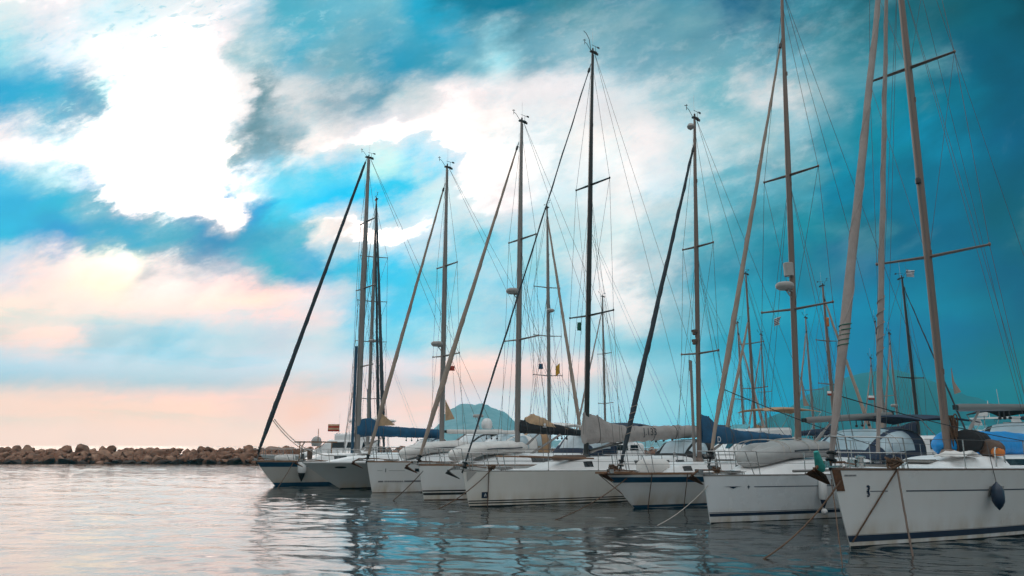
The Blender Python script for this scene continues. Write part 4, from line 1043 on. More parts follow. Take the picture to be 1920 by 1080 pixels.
# ---------------------------------------------------------------- C : blue band boat with wooden bowsprit
C = Boat((1190, 953), 38, 11.4, 3.25, 1.10, 1.0, 1.22, 'white sailboat with broad blue band, wooden bowsprit and blue sail cover', group=FR, wlr=0.72, entry=2.0)
C.hull(m_hull); C.strip('blue_band', m_blue, 0.085, 0.26, 0.0, 1.0, sheer=True); C.strip('rubbing_strip', m_white, 0.30, 0.33, .055, 1, sheer=True, off=.014)
C.strip('boot_stripe', m_blue, 0.015, 0.10); C.strip('pin_stripe', m_white, 0.0, 0.014, off=.006)
C.deck(m_deck); C.rail(m_wood, h=.06)
cC, pC = C.coachroof(m_cabin, 0.9, 7.6, 0.6, 1.15, 0.40, nose=1.1)
for xa, xb in ((1.75, 2.15), (2.9, 3.4), (4.3, 5.2), (5.6, 6.6)): C.cabin_window(cC, pC, xa, xb)
mb = MB(); mb.prism([(-C.r - .42, -.12, C.fb + .03), (-C.r + .7, -.42, C.fb + .03), (-C.r + .7, .42, C.fb + .03), (-C.r - .42, .12, C.fb + .03)], (0, 0, .06)); mb.prism([(-C.r - .35, 0, C.fb + .02), (-C.r + .2, 0, C.fb + .02), (-C.r + .45, 0, C.fb - .32)], (0, .08, 0)); mb.build('bowsprit', m_wood, C.root, False)
C.stay((-C.r - .36, 0, C.fb), (-.25, 0, .28), .014, 'bobstay', m_rust)
C.pulpit(h=.62, a=1.5); C.stanchions(1.1, 1.7, 11)
s0, _ = C.px(1311, 852); bC = (s0, C.sheer(s0) + .36); tC = C.px(1302, 222)
C.mast(bC, tC, .105, m_alu_warm, [(*on_mast(C, 663, bC, tC), .85), (*on_mast(C, 463, bC, tC), .72)], backstay=2)
mb = MB(); gx = bC[0] - .28; mb.path([(gx, 0, bC[1] - .3), (gx + .05, 0, on_mast(C, 678, bC, tC)[1])], [.055, .05], 8); mb.build('spinnaker_pole', m_alu, C.mo)
mb = MB(); lx, lz = on_mast(C, 240, bC, tC); mb.lathe([(.0, -.16), (.12, -.08), (.15, .0), (.1, .1), (0, .15)], (lx - .24, 0, lz), 12); mb.build('radar_reflector', m_greyp, C.mo)
for py in (622, 640):
    mb = MB(); lx, lz = on_mast(C, py, bC, tC); mb.box((lx - .2, -.03, lz), (.2, .14, .10)); mb.lathe([(.04, -.1), (.07, -.06), (.05, .02)], (lx - .25, -.03, lz - .05), 8); mb.build('deck_light', m_rub, C.mo)
f0 = C.px(1166, 862); f1 = C.px(1298, 286); C.furl(f0, f1, (.05, .10, .045), m_saild, seed=7, wrap=(.06, .16, m_sail))
b0, b1 = C.px(1314, 815), C.px(1486, 826); C.boom(b0, b1, .08, m_alu)
cv = C.cover(C.px(1313, 816), C.px(1482, 822), [(0, .80, .13), (.06, .72, .15), (.20, .36, .19), (.45, .21, .18), (1, .13, .12)], m=m_cblue, under=.28, seed=4)
pp = C.px(1338, 824); lettering('cover_letter', 'D', .30, cv, (pp[0] - .1, -.24, pp[1] - .1), (math.pi / 2, 0, 0), m_white)
C.sprayhood(bC[0] + 3.3, bC[0] + 4.8, C.sheer(8) + .35, .85, 1.15, m_teal)
C.anchor(m=m_rust, out=.05, y=-.18, sc_=.8)
roll('locker', C, .2, 1.5, -.1, C.sheer(1) + .22, .28, m_cwhite, 'white humped liferaft canister on the blue band boat foredeck', 'liferaft', 31)
C.hatch(4.9, 0, .5, .5, prof=pC); C.winch(7.8, -.9, C.sheer(8) + .08); C.cleat(-.2, -.35)

# ---------------------------------------------------------------- D : long white racer with grey sail cover and black mast
D = Boat((880, 950), 38, 13.4, 3.5, 1.17, 1.03, 0.30, 'long white sailboat with black mast and grey lettered sail cover', group=FR, wlr=0.80)
D.hull(m_hull_warm); D.strip('boot_stripe', m_black, 0.085, 0.125); D.strip('pin_stripe', m_black, 0.165, 0.20); D.strip('antifouling', m_black, -.02, .03)
D.deck(m_cabin); D.rail(m_alu, h=.02)
cD, pD = D.coachroof(m_cabin, 2.7, 10.4, 0.55, 1.28, 0.50, nose=2.3)
for xa, xb in ((4.6, 5.0), (7.0, 7.5), (7.9, 8.9), (9.3, 9.8)): D.cabin_window(cD, pD, xa, xb)
D.pulpit(h=.60, a=1.35); D.stanchions(2.7, 2.0, 12.8)
s0, _ = D.px(1099, 866); bD = (s0, D.sheer(s0) + .42); tD = D.px(1111, 98)
D.mast(bD, tD, .115, m_mblack, [(*on_mast(D, 592, bD, tD), 1.25), (*on_mast(D, 347, bD, tD), 1.0)], backstay=2, sm=m_mblack)
mb = MB(); mb.path([(tD[0] - .1, 0, tD[1] + .05), (tD[0] - .18, 0, tD[1] + .55), (tD[0] - .36, 0, tD[1] + .78), (tD[0] - .5, 0, tD[1] + .84)], .014, 5); mb.build('wind_wand', m_black, D.mo)
f0 = D.px(873, 866); f1 = D.px(1103, 136); D.furl(f0, f1, (.022, .032, .02), m_saild, name='headstay', seed=2, peak=.1)
b0, b1 = D.px(1101, 826), D.px(1318, 806); D.boom(b0, b1, .09, m_mblack)
p0, p1 = D.px(1095, 818), D.px(1330, 806)
cv = D.cover(p0, p1, [(0, .93, .17), (.07, .82, .19), (.18, .48, .22), (.32, .30, .22), (.7, .26, .20), (1, .16, .14)], m=m_cgrey, under=.30, seed=6, wr=.05)
pp = D.px(1196, 810); lettering('cover_letters', 'J.133', .42, cv, (pp[0], -.315, pp[1] - .13), (math.pi / 2 - .10, 0, 0), m_black)
mb = MB(); mb.path([(bD[0] + .15, -.02, bD[1] + .3), (bD[0] + 2.0, 0, p0[1] - .24)], .045, 8); mb.build('rod_kicker', m_mblack, D.root)
D.anchor(m=m_anchor, out=.30, sc_=1.0)
hull_patch(D, 'bow_badge', m_navy, .30, .37, [[(-.12, -.10), (.12, -.10), (.12, .10), (-.12, .10)]])
hull_patch(D, 'badge_mark', m_white, .30, .37, [[(-.03, -.05), (.0, -.05), (.03, .05), (.0, .05)], [(.03, -.05), (.045, -.05), (.045, .02), (.03, .02)]], off=.010)
hull_patch(D, 'corner_plate', m_greyp, -.2, .98, [[(-.02, .16), (.34, .16), (.02, -.16)]])
hull_patch(D, 'hull_vent', m_black, 6.6, .86, [[(-.09, -.03), (.09, -.03), (.09, .03), (-.09, .03)]])
D.hatch(1.4, 0, .5, .5); D.hatch(4.1, 0, .55, .55, prof=pD); D.winch(9.6, -.8, D.sheer(9) + .5); D.cleat(.7, -D.hb(.7) + .12); D.cleat(7.2, -D.hb(7.2) + .14)
mb = MB(); mb.path([(1.6, -.7, D.sheer(2) + .50), (4.8, -1.05, D.sheer(4) + .42)], .03, 7); mb.path([(1.6, .7, D.sheer(2) + .50), (4.8, 1.05, D.sheer(4) + .42)], .03, 7); mb.build('jib_track', m_wood, D.root)
roll('sail_bag', D, 3.2, 4.9, -.55, D.sheer(4) + .44, .12, m_rub, 'brown sail bag lying on the long racer side deck', 'sail bag', 17)
D.sprayhood(10.2, 11.6, D.sheer(10) + .4, .8, 1.2, m_cblack)

# ---------------------------------------------------------------- E : white boat, two black stripes, black sail cover
E_ = Boat((795, 938), 38, 13.0, 4.1, 1.28, 1.15, 0.27, 'white sailboat with two black waterline stripes and a black sail cover', group=FR, wlr=0.76)
E_.hull(m_hull); E_.strip('boot_stripe', m_black, 0.185, 0.27); E_.strip('pin_stripe', m_black, 0.315, 0.365); E_.strip('antifouling', m_rub, -.02, .03)
E_.deck(m_deck); E_.rail(m_wood, h=.045)
cE, pE = E_.coachroof(m_deck, 1.7, 9.4, .8, 1.4, .48, nose=1.8)
for xa, xb in ((4.4, 5.6), (6.2, 7.6)): E_.cabin_window(cE, pE, xa, xb)
E_.pulpit(h=.63, a=1.5); E_.stanchions(2.6, 1.9, 12.4)
s0, _ = E_.px(970, 840); bE = (s0, E_.sheer(s0) + .45); tE = E_.px(978, 228)
E_.mast(bE, tE, .125, m_alu, [(*on_mast(E_, 637, bE, tE), 1.15), (*on_mast(E_, 449, bE, tE), .95)], backstay=2)
E_.radar(on_mast(E_, 549, bE, tE)[1], .3)
f0 = E_.px(788, 853); f1 = E_.px(968, 282); E_.furl(f0, f1, (.05, .108, .035), m_sail, seed=11)
b0, b1 = E_.px(975, 806), E_.px(1096, 812); E_.boom(b0, b1, .085, m_alu)
p0, p1 = E_.px(972, 803), E_.px(1092, 809)
cv = E_.cover(p0, p1, [(0, .36, .17), (.5, .26, .17), (1, .06, .12)], m=m_cblack, under=.20, seed=9, wr=.02)
E_.cover((p0[0] + .35, p0[1] + .22), (p1[0] - .3, p1[1] + .0), [(0, .25, .08), (.15, .44, .12), (.3, .36, .13), (.6, .10, .12), (1, .06, .08)], m=m_csail, name='furled_mainsail', under=.05, seed=14, wr=.05)
pp = E_.px(1016, 798); hp = MB(); hp.lathe([(.06, -.005), (.06, .005)], (pp[0], -.19, pp[1] + .04), 12, 'Y'); hp.box((pp[0], -.19, pp[1] - .06), (.22, .01, .03)); hp.build('cover_mark', m_white, cv, False)
dinghy(E_, 1.3, -.1, E_.sheer(3) + .58, 2.9, 1.5, .21, m_hypw, 'white inflatable dinghy upside down in front of the black sail cover', m_hypw, tilt=-.04)
E_.sprayhood(7.3, 8.9, E_.sheer(8) + .42, 1.0, 1.4, m_cnavy); E_.bimini(9.5, 11.8, 2.9, 1.45, m_cnavy)
mb = MB(); mb.path([(bE[0] + .3, -.3, bE[1] - .1), (bE[0] + 2.2, -.2, p0[1] - .25)], .05, 8); mb.build('vang', m_alu, E_.root)
E_.anchor(m=m_rust, out=.25, drop=.03, sc_=1.0); E_.hatch(.9, 0, .5, .5); E_.cleat(.8, -E_.hb(.8) + .12); E_.winch(8.9, -1.1, E_.sheer(9) + .45)

# ---------------------------------------------------------------- F : white boat, grey stripe with lettering
F = Boat((698, 924), 38, 13.8, 4.2, 1.31, 1.18, 0.31, 'white sailboat with thin grey bow stripe, tan furled sail and tan sprayhood', group=FR, wlr=0.76)
F.hull(m_hull); F.strip('pin_stripe', m_mark, 0.435, 0.505, .10, .9); F.strip('antifouling', m_rub, -.02, .02)
F.strip('cove_stripe', m_mark, 0.36, 0.375, .058, .105, sheer=True); F.strip('cove_stripe', m_mark, 0.36, 0.375, .025, .040, sheer=True)
hull_patch(F, 'bow_emblem', m_mark, .38, .95, [[(-.02, -.08), (.02, -.08), (.02, .08), (-.02, .08)]])
hull_patch(F, 'name_strip', m_mark, .14, .475, [[(-.14, -.03), (.08, -.03), (.08, .03), (-.14, .03)]] + [[(.14 + i * .075, -.03), (.19 + i * .075, -.03), (.19 + i * .075, .03), (.14 + i * .075, .03)] for i in range(11)], th=.003)
hull_patch(F, 'hull_window', m_glass, 1.85, .95, [[(-.26, -.07), (.26, -.07), (.26, .07), (-.26, .07)]])
F.deck(m_deck); F.rail(m_wood, h=.04)
cF, pF = F.coachroof(m_deck, 1.4, 9.6, .8, 1.45, .46, nose=1.8)
F.cabin_window(cF, pF, 4.6, 7.8)
F.pulpit(h=.64, a=1.5); F.stanchions(2.7, 1.95, 13)
s0, _ = F.px(828, 846); bF = (s0, F.sheer(s0) + .42); tF = F.px(838, 314)
F.mast(bF, tF, .12, m_alu, [(*on_mast(F, 668, bF, tF), 1.15), (*on_mast(F, 499, bF, tF), .9)], backstay=2)
F.radar(on_mast(F, 647, bF, tF)[1], .3)
f0 = F.px(691, 852); f1 = F.px(830, 360); F.furl(f0, f1, (.05, .10, .035), m_sail, seed=13)
b0, b1 = F.px(833, 809), F.px(970, 811); F.boom(b0, b1, .11, m_cwhite)
for (q0, q1, bt) in ((F.px(833, 750), F.px(842, 785), F), ):
    mb = MB(); mb.solid([[(q0[0] + .06, 0, q0[1]), (q0[0] + .08, 0, q0[1])], [(q0[0] + .08, 0, q1[1] - .1), (q0[0] + .62, .02, q1[1])]], (0, .012, 0)); mb.build('sail_clew', m_csail, F.root)
q0, q1 = F.px(715, 775), F.px(722, 797)
mb = MB(); mb.solid([[(q0[0], .0, q0[1]), (q0[0] + .03, 0, q0[1])], [(q0[0] - .18, 0, q1[1] - .05), (q0[0] + .75, .03, q1[1])]], (0, .012, 0)); mb.build('sail_clew', m_csail, F.root)
dinghy(F, 1.5, -.1, F.sheer(3) + .56, 3.0, 1.5, .22, m_hypw, 'pale inflatable dinghy upside down on the deck beside the motor cruiser', m_hypw, tilt=-.05)
F.sprayhood(F.px(905, 850)[0], F.px(975, 850)[0], F.sheer(8) + .40, .95, 1.4, m_cwhite); F.sprayhood(F.px(930, 850)[0] + .3, F.px(998, 850)[0], F.sheer(8) + .45, 1.15, 1.35, m_ctan, name='cockpit_tent')
F.bimini(F.px(1003, 815)[0], F.px(1075, 815)[0], 3.0, 1.5, m_cwhite, arch=.2)
F.anchor(m=m_rust, out=.38, sc_=1.05); F.hatch(.9, 0, .5, .5); F.cleat(.8, -F.hb(.8) + .12)

# ---------------------------------------------------------------- H : ketch-like yacht at the left end
Hh = Boat((516, 911), 38, 14.6, 4.2, 1.22, 1.12, 1.05, 'leftmost sailboat with blue sheer band, raked bow and blue sail cover', group=FR, wlr=0.72, entry=2.0)
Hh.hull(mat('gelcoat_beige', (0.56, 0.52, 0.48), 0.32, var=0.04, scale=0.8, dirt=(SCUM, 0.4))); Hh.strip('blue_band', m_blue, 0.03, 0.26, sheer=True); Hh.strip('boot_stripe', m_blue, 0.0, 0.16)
Hh.deck(m_deck); Hh.rail(m_wood, h=.06)
cH, pH = Hh.coachroof(m_cabin, 1.4, 9.6, .7, 1.35, .45, nose=1.2)
for xa, xb in ((2.8, 3.5), (4.6, 5.6), (6.2, 7.4)): Hh.cabin_window(cH, pH, xa, xb)
Hh.pulpit(h=.62, a=1.6); Hh.stanchions(1.7, 1.9, 13.8)
s0, _ = Hh.px(669, 850); bH = (s0, Hh.sheer(s0) + .4); tH = Hh.px(691, 296)
Hh.mast(bH, tH, .165, m_alu, [(*on_mast(Hh, 688, bH, tH), 1.2), (*on_mast(Hh, 541, bH, tH), 1.15), (*on_mast(Hh, 416, bH, tH), .9)], backstay=2, wr=.010)
mb = MB(); t_ = on_mast(Hh, 650, bH, tH); mb.path([(bH[0] - .3, -.02, bH[1] - .2), (t_[0] - .30, -.02, t_[1])], .085, 8); mb.build('spinnaker_pole', m_blue, Hh.mo)
f0 = Hh.px(488, 838); f1 = Hh.px(683, 310); Hh.furl(f0, f1, (.075, .125, .07), m_saild, seed=17, peak=.1)
Hh.stay((f0[0] + .0, 0, f0[1] - .2), (-Hh.r - .02, 0, Hh.fb), .03)
b0, b1 = Hh.px(674, 815), Hh.px(826, 817); Hh.boom(b0, b1, .09, m_alu)
Hh.cover(Hh.px(668, 806), Hh.px(822, 812), [(0, .36, .17), (.07, .62, .20), (.16, .68, .22), (.32, .28, .22), (.7, .24, .2), (1, .22, .16)], m=m_cblue, under=.32, seed=21)
w0 = Hh.px(513, 786)
rope('sheet_line', Hh.W(w0[0], -.1, w0[1]), Hh.W(2.6, -1.2, Hh.sheer(2) + .3), .5, .022, m_ropew, 'slack pale sheet hanging from the leftmost furled sail', 'rope', None)
rope('sheet_line', Hh.W(w0[0], .1, w0[1] - .05), Hh.W(2.9, 1.0, Hh.sheer(2) + .3), .4, .022, m_ropew, 'slack pale sheet behind it from the leftmost furled sail', 'rope', None)
roll('tender_bundle', Hh, -.2, .9, -.2, Hh.sheer(0) + .15, .17, m_cwhite, 'white folded bundle on the leftmost foredeck', 'bundle', 23)
mb = MB(); mb.path([(1.2, -.3, Hh.sheer(1)), (1.2, -.3, Hh.sheer(1) + .8), (1.35, -.3, Hh.sheer(1) + 1.0)], .03, 6); mb.lathe([(.1, 0), (.14, .1), (.14, .5), (.05, .6)], (1.6, -.4, Hh.sheer(1) + .1), 10); mb.build('deck_gear', m_rub, Hh.root)
mb = MB(); mb.box((2.1, 0, Hh.sheer(2) + 1.0), (2.4, .08, .07)); mb.path([(1.2, 0, Hh.sheer(2) + .1), (1.2, 0, Hh.sheer(2) + 1.0)], .03, 6); mb.path([(3.0, 0, Hh.sheer(2) + .3), (3.0, 0, Hh.sheer(2) + 1.0)], .03, 6); mb.path([(2.2, 0, Hh.sheer(2) + 1.0), (2.2, 0, Hh.sheer(2) + 1.7)], .02, 5); mb.build('pole_rack', m_wood, Hh.root)
Hh.sprayhood(8.2, 9.6, Hh.sheer(8) + .4, .9, 1.3, m_cnavy); Hh.anchor(m=m_rust, out=.1, sc_=.9)

# ---------------------------------------------------------------- motor cruisers
def loft_box(b, name, m, st, smooth=True, par=None, ang=35):
    """superstructure lofted from stations (x, half width bottom, half width top, z bottom, z top)"""
    mb = MB(); ro = []
    for (x, w0, w1, z0, z1) in st:
        c = min(.12, (z1 - z0) * .3)
        ro.append([(x, -w0, z0), (x, -(w0 + (w1 - w0) * .9), z1 - c), (x, -w1 + c, z1), (x, 0, z1 + .04), (x, w1 - c, z1), (x, (w0 + (w1 - w0) * .9), z1 - c), (x, w0, z0)])
    mb.grid(ro); mb.add(ro[0], [tuple(range(7))]); mb.add(ro[-1], [tuple(range(7))])
    return mb.build(name, m, par or b.root, smooth, ang)
def side_panes(b, par, spans, z0, z1, wf, m=None, slope=0.0):
    for (xa, xb) in spans:
        for sd_ in (-1, 1):
            mb = MB(); w0, w1 = wf(xa), wf(xb)
            mb.prism([(xa, sd_ * (w0 + .012), z0), (xb, sd_ * (w1 + .012), z0), (xb - slope * .3, sd_ * (w1 + .012 - .06), z1), (xa + slope, sd_ * (w0 + .012 - .06), z1)], (0, -sd_ * .03, 0))
            mb.build('window', m or m_glass, par, False)
def dome(par, c, r, m=m_white, name='radome'):
    mb = MB(); mb.lathe([(r * .8, -r * .9), (r * .95, -r * .6), (r, -.1 * r), (r * .92, r * .4), (r * .65, r * .8), (r * .3, r * .97), (0, r)], c, 16); return mb.build(name, m, par)
def bow_rail(b, a, h=.6, n=5):
    mb = MB(); xs = [-b.r + .1 + (a) * i / n for i in range(n + 1)]
    for sd_ in (-1, 1):
        mb.path([(x, sd_ * (b.hb(x) - .06), b.sheer(x) + h) for x in xs], .015, 6)
        for x in xs: mb.path([(x, sd_ * (b.hb(x) - .06), b.sheer(x)), (x - .08, sd_ * (b.hb(x) - .07), b.sheer(x) + h)], .012, 5)
    mb.path([(xs[0], -(b.hb(xs[0]) - .06), b.sheer(xs[0]) + h), (xs[0] - .12, 0, b.sheer(xs[0]) + h), (xs[0], (b.hb(xs[0]) - .06), b.sheer(xs[0]) + h)], .015, 6)
    mb.build('bow_rail', m_steel, b.root)
G = Boat((640, 917), 38, 12.2, 3.9, 1.24, 1.10, 2.0, 'motor cruiser with grey flared bow between the two leftmost sailboats', 'motor cruiser', 'motor_cruiser', wlr=0.42, entry=2.1, sm=.62)
G.hull(m_hull_shaded); G.strip('antifouling', m_black, -.02, .06); G.deck(m_deck, camber=.12); G.rail(m_white, 'rubbing_strake', h=.05, w=.05)
hull_patch(G, 'hull_window', m_glass, -.62, 1.02, [[(.28 * math.cos(a), .055 * math.sin(a)) for a in [i * math.pi / 8 for i in range(16)]]])
cG, pG = G.coachroof(m_deck, -1.0, 5.4, .7, 1.45, .42, nose=3.0, name='foredeck_trunk'); G.hatch(1.2, 0, .6, .6, prof=pG); bow_rail(G, 5.2)
zG = G.sheer(5) + .38
wsx = 4.7
mb = MB(); ro = []
for i in range(9):
    v = -1 + 2 * i / 8; bx = wsx + 1.6 * v * v; ro.append([(bx, v * 1.45, zG), (bx + .95, v * 1.28, zG + .62)])
mb.solid(ro, (.02, 0, 0)); wsG = mb.build('windscreen', m_tint, G.root, True, 60)
mb = MB()
for i in (0, 2, 4, 6, 8): mb.path([ro[i][0], ro[i][1]], .025, 6)
mb.path([r_[1] for r_ in ro], .028, 6); mb.path([r_[0] for r_ in ro], .028, 6); mb.build('windscreen_frame', m_white, wsG)
loft_box(G, 'cabin_side', m_cabin, [(5.9, 1.5, 1.45, zG - .4, zG + .05), (10.8, 1.6, 1.55, zG - .45, zG + .0)])
G.sprayhood(6.3, 8.4, zG, 1.12, 1.42, m_cblack, m_clear, name='canvas_hood')
mb = MB()
for sd_ in (-1, 1): mb.prism([(8.0, sd_ * 1.5, zG + 1.25), (8.45, sd_ * 1.5, zG + 1.25), (9.9, sd_ * 1.62, zG - .05), (8.9, sd_ * 1.62, zG - .05)], (0, -sd_ * .12, 0))
mb.box((8.2, 0, zG + 1.27), (.5, 3.0, .10)); arG = mb.build('radar_arch', m_white, G.root, False)
dome(arG, (8.2, -.4, zG + 1.62), .30); mb = MB(); mb.path([(8.15, .35, zG + 1.3), (8.15, .35, zG + 2.0)], .03, 6); mb.lathe([(.1, -.08), (.28, -.06), (.3, .02), (.26, .09), (0, .1)], (8.15, .35, zG + 2.05), 16); mb.build('radar', m_greyp, arG)
G.bimini(8.6, 11.6, zG + 1.05, 1.5, m_cnavy, legs=False)
G.anchor(m=m_rust, out=.12, sc_=.8)

def motor(px, py, y, th, L, Bm, label, fly=True, domes=0, canopy=None, arch=False, hullm=None, cab=1.0, group='motor boats moored behind the sailboats'):
    p = at_depth(px, py, y)
    b = Boat(None, th, L, Bm, 1.25, 1.0, L * .12, label, 'motor boat', 'motor_boat', group, wlr=.55, entry=2.1, pos=(p[0] - math.cos(R(th)) * L * .5, y - math.sin(R(th)) * L * .5))
    b.hull(hullm or m_hull); b.strip('boot_stripe', m_navy, 0.0, .12); b.deck(m_deck, camber=.1); b.rail(m_white, 'rubbing_strake', h=.05, w=.05); bow_rail(b, L * .38)
    w = Bm * .37; z = 1.12
    c = loft_box(b, 'cabin', m_cabin, [(L * .18, w * .55, w * .4, z, z + .25), (L * .30, w * .9, w * .75, z, z + .55), (L * .40, w, w * .86, z, z + 1.35 * cab), (L * .74, w, w * .88, z - .05, z + 1.4 * cab), (L * .78, w, w * .9, z - .05, z + 1.3 * cab)])
    side_panes(b, c, [(L * .42, L * .52), (L * .535, L * .64), (L * .655, L * .73)], z + .72 * cab, z + 1.18 * cab, lambda x: w * .94, slope=.1)
    mb = MB(); mb.solid([[(L * .325, v * w * .74, z + .72 * cab), (L * .385, v * w * .76, z + 1.22 * cab)] for v in (-1, -.5, 0, .5, 1)], (-.03, 0, .02)); mb.build('windscreen', m_glass, c, False)
    top = z + 1.4 * cab
    if fly:
        f = loft_box(b, 'flybridge', m_cabin, [(L * .44, w * .7, w * .72, top - .03, top + .45), (L * .72, w * .85, w * .86, top - .03, top + .55)])
        mb = MB(); mb.solid([[(L * .45, v * w * .68, top + .45), (L * .48, v * w * .62, top + .75)] for v in (-1, -.5, 0, .5, 1)], (.02, 0, 0)); mb.build('windscreen', m_tint, f, False)
        top += .5
    if arch:
        mb = MB()
        for sd_ in (-1, 1): mb.prism([(L * .62, sd_ * w * .86, top - .3), (L * .70, sd_ * w * .86, top - .3), (L * .66, sd_ * w * .8, top + .75), (L * .61, sd_ * w * .8, top + .75)], (0, -sd_ * .1, 0))
        mb.box((L * .635, 0, top + .77), (L * .06, w * 1.66, .09)); ar = mb.build('radar_arch', m_white, b.root, False)
        mb = MB(); mb.path([(L * .63, .3, top + .8), (L * .63, .3, top + 1.9)], .025, 5); mb.path([(L * .63, -.5, top + .8), (L * .62, -.5, top + 2.6)], .014, 5); mb.box((L * .63, .3, top + 1.2), (.1, 1.1, .08)); mb.build('aerial', m_white, ar)
        top2 = top + .82
    else: top2 = top
    for k in range(domes): dome(b.root, (L * .62, (-.55 + 1.1 * k) * w * .7, top2 + .36), .34)
    if canopy: b.bimini(L * .55, L * .92, top + 1.15, w * .98, canopy)
    return b
m1 = motor(640, 860, 66, 12, 10.5, 3.6, 'distant white motor boat with round fender beyond the leftmost mast', domes=0, canopy=m_cwhite)
dome(m1.root, (3.2, -1.2, 2.35), .42, m_greyp, 'ball_fender')
motor(1400, 860, 47, 20, 11, 3.8, 'motor boat with tan canvas top behind the blue sail cover', domes=0, canopy=m_ctan)
motor(1835, 858, 50, 24, 15, 4.6, 'white motor yacht with twin radomes behind the nearest boom', domes=2, arch=True)
motor(1905, 856, 60, 30, 14, 4.6, 'white motor yacht with radar arch at the right edge', arch=True, canopy=m_cnavy)
motor(1728, 868, 41, 25, 9.5, 3.4, 'small white wheelhouse boat between dark mast and nearest mast', fly=False)
motor(1300, 862, 52, 30, 9.0, 3.2, 'low white motor boat behind the blue band sailboat', fly=False, cab=.7, canopy=m_cnavy)
motor(1130, 862, 56, 28, 10.0, 3.4, 'white motor boat behind the grey lettered sail cover', fly=False, arch=True, cab=.8)

# ---------------------------------------------------------------- second row of sailboats behind
def back_yacht(topx, topy, y, th, label, mm=None, furls=(), sp=(.38, .62), hw=1.0, cover=None, radar=None, r=.10, sprayh=None, head=True, base=1.55, hullm=None, wr=.009):
    t = at_depth(topx, topy, y); H_ = t[2] - base; L = min(14.5, max(8.5, H_ / 1.32)); sm_ = L * .36
    b = Boat(None, th, L, L * .29, 1.25, 1.1, .5, label, 'sailboat', 'sailboat', 'sailboats in the rows behind', pos=(t[0] - math.cos(R(th)) * sm_, y - math.sin(R(th)) * sm_))
    b.hull(hullm or m_hull); b.strip('boot_stripe', m_navy, .04, .16); b.deck(m_deck); b.rail(m_wood)
    c, p = b.coachroof(m_cabin, L * .16, L * .70, .6, L * .10, .42, nose=1.4); b.cabin_window(c, p, L * .42, L * .6); b.pulpit()
    b.stanchions(2.6, 2.2, L - .6)
    bs = (sm_, base); tp = (sm_ + .02, t[2])
    b.mast(bs, tp, r, mm or m_alu, [(sm_ + .01, base + H_ * q, hw * (1.05 - .25 * q)) for q in sp], head=head, backstay=1, wr=wr)
    for i, (q, rr_, fm) in enumerate(furls):
        b.furl((-.3 + i * 1.6, b.sheer(0) + .5), (tp[0] - .1 , base + H_ * q), (rr_ * .5, rr_, rr_ * .45), fm, seed=i + topx % 7, drum=True)
    if cover: b.boom((sm_ + .1, base + 1.25), (sm_ + L * .38, base + 1.3), .08); b.cover((sm_ + .02, base + 1.3), (sm_ + L * .38, base + 1.36), [(0, .62, .15), (.1, .5, .17), (.4, .26, .17), (1, .13, .12)], m=cover, under=.2, seed=topx % 11)
    if radar:
        k = radar; zz = base + H_ * k; b.radar(zz, .3)
    if sprayh: b.sprayhood(L * .66, L * .78, 1.55, .85, L * .1, sprayh)
    return b
bI = back_yacht(706, 374, 58, 112, 'distant tall sailboat with two dark furled sails behind the leftmost mast', m_alu, [(.97, .14, m_saild), (.86, .12, m_saild)], (.20, .42, .58, .76), 1.25, m_cblue, .42, r=.17, wr=.012)
mb = MB(); ix = bI.mastB.x + .3
mb.solid([[(ix, -.1, 6.2), (ix + .05, -.05, 6.2)], [(ix, -.25, 4.6), (ix + .5, -.2, 4.6)], [(ix, -.35, 3.2), (ix + .95, -.3, 3.2)]], (0, .16, 0)); mb.build('hoisted_cover', m_cblue, bI.root)
bJ = back_yacht(1026, 390, 54, 112, 'distant sailboat with tan furled sail and radar behind the black sail cover', m_alu, [(.95, .125, m_sail)], (.30, .46, .66), 1.15, m_cnavy, .56, r=.16, wr=.011)
back_yacht(1129, 556, 68, 40, 'distant slender mast sailboat just right of the black mast', m_alu, [(.9, .09, m_sailw)], (.3, .62), .9, m_cnavy, r=.12)
back_yacht(1398, 514, 52, 38, 'distant sailboat with tan furled sail left of the radar mast', m_alu_warm, [(.72, .13, m_sail)], (.35, .6), 1.1, m_ctan, r=.12)
back_yacht(1383, 606, 60, 104, 'distant shorter mast sailboat behind the tan canvas motor boat', m_alu, [(.9, .11, m_sailw)], (.4,), .9, m_cblue, r=.12)
back_yacht(1426, 628, 72, 38, 'small far sailboat between the blue sail cover and radar mast', m_alu, [(.9, .09, m_sailw)], (.5,), .8, m_cnavy, r=.10)
back_yacht(1510, 596, 66, 40, 'far sailboat with pale mast right of the radar mast', m_alu, [(.88, .10, m_sailw)], (.45,), 1.1, m_cnavy, r=.13)
bM = back_yacht(1543, 536, 52, 112, 'distant sailboat with brown mast and orange pennants behind the bare boom', m_alu_warm, [(.9, .12, m_sail)], (.40, .66), 1.0, m_cnavy, r=.13)
back_yacht(1632, 672, 74, 40, 'far small sailboat with thin pale mast behind the navy hood', m_alu, [(.9, .08, m_sailw)], (.5,), .8, None, r=.10)
back_yacht(1641, 604, 62, 60, 'far sailboat whose mast shows beside the furled staysail', m_alu, [(.9, .10, m_sail)], (.42,), .9, m_cblue, r=.12)
back_yacht(1667, 626, 64, 42, 'far sailboat with white radar behind the furled staysail', m_alu, [(.9, .10, m_sailw)], (.30,), 1.0, m_cnavy, .38, r=.12)
bN = back_yacht(1692, 522, 45, 112, 'distant sailboat with dark wooden mast and small striped flag on top', m_mblack, [(.93, .05, m_saild)], (.42,), 1.1, m_cnavy, r=.11)

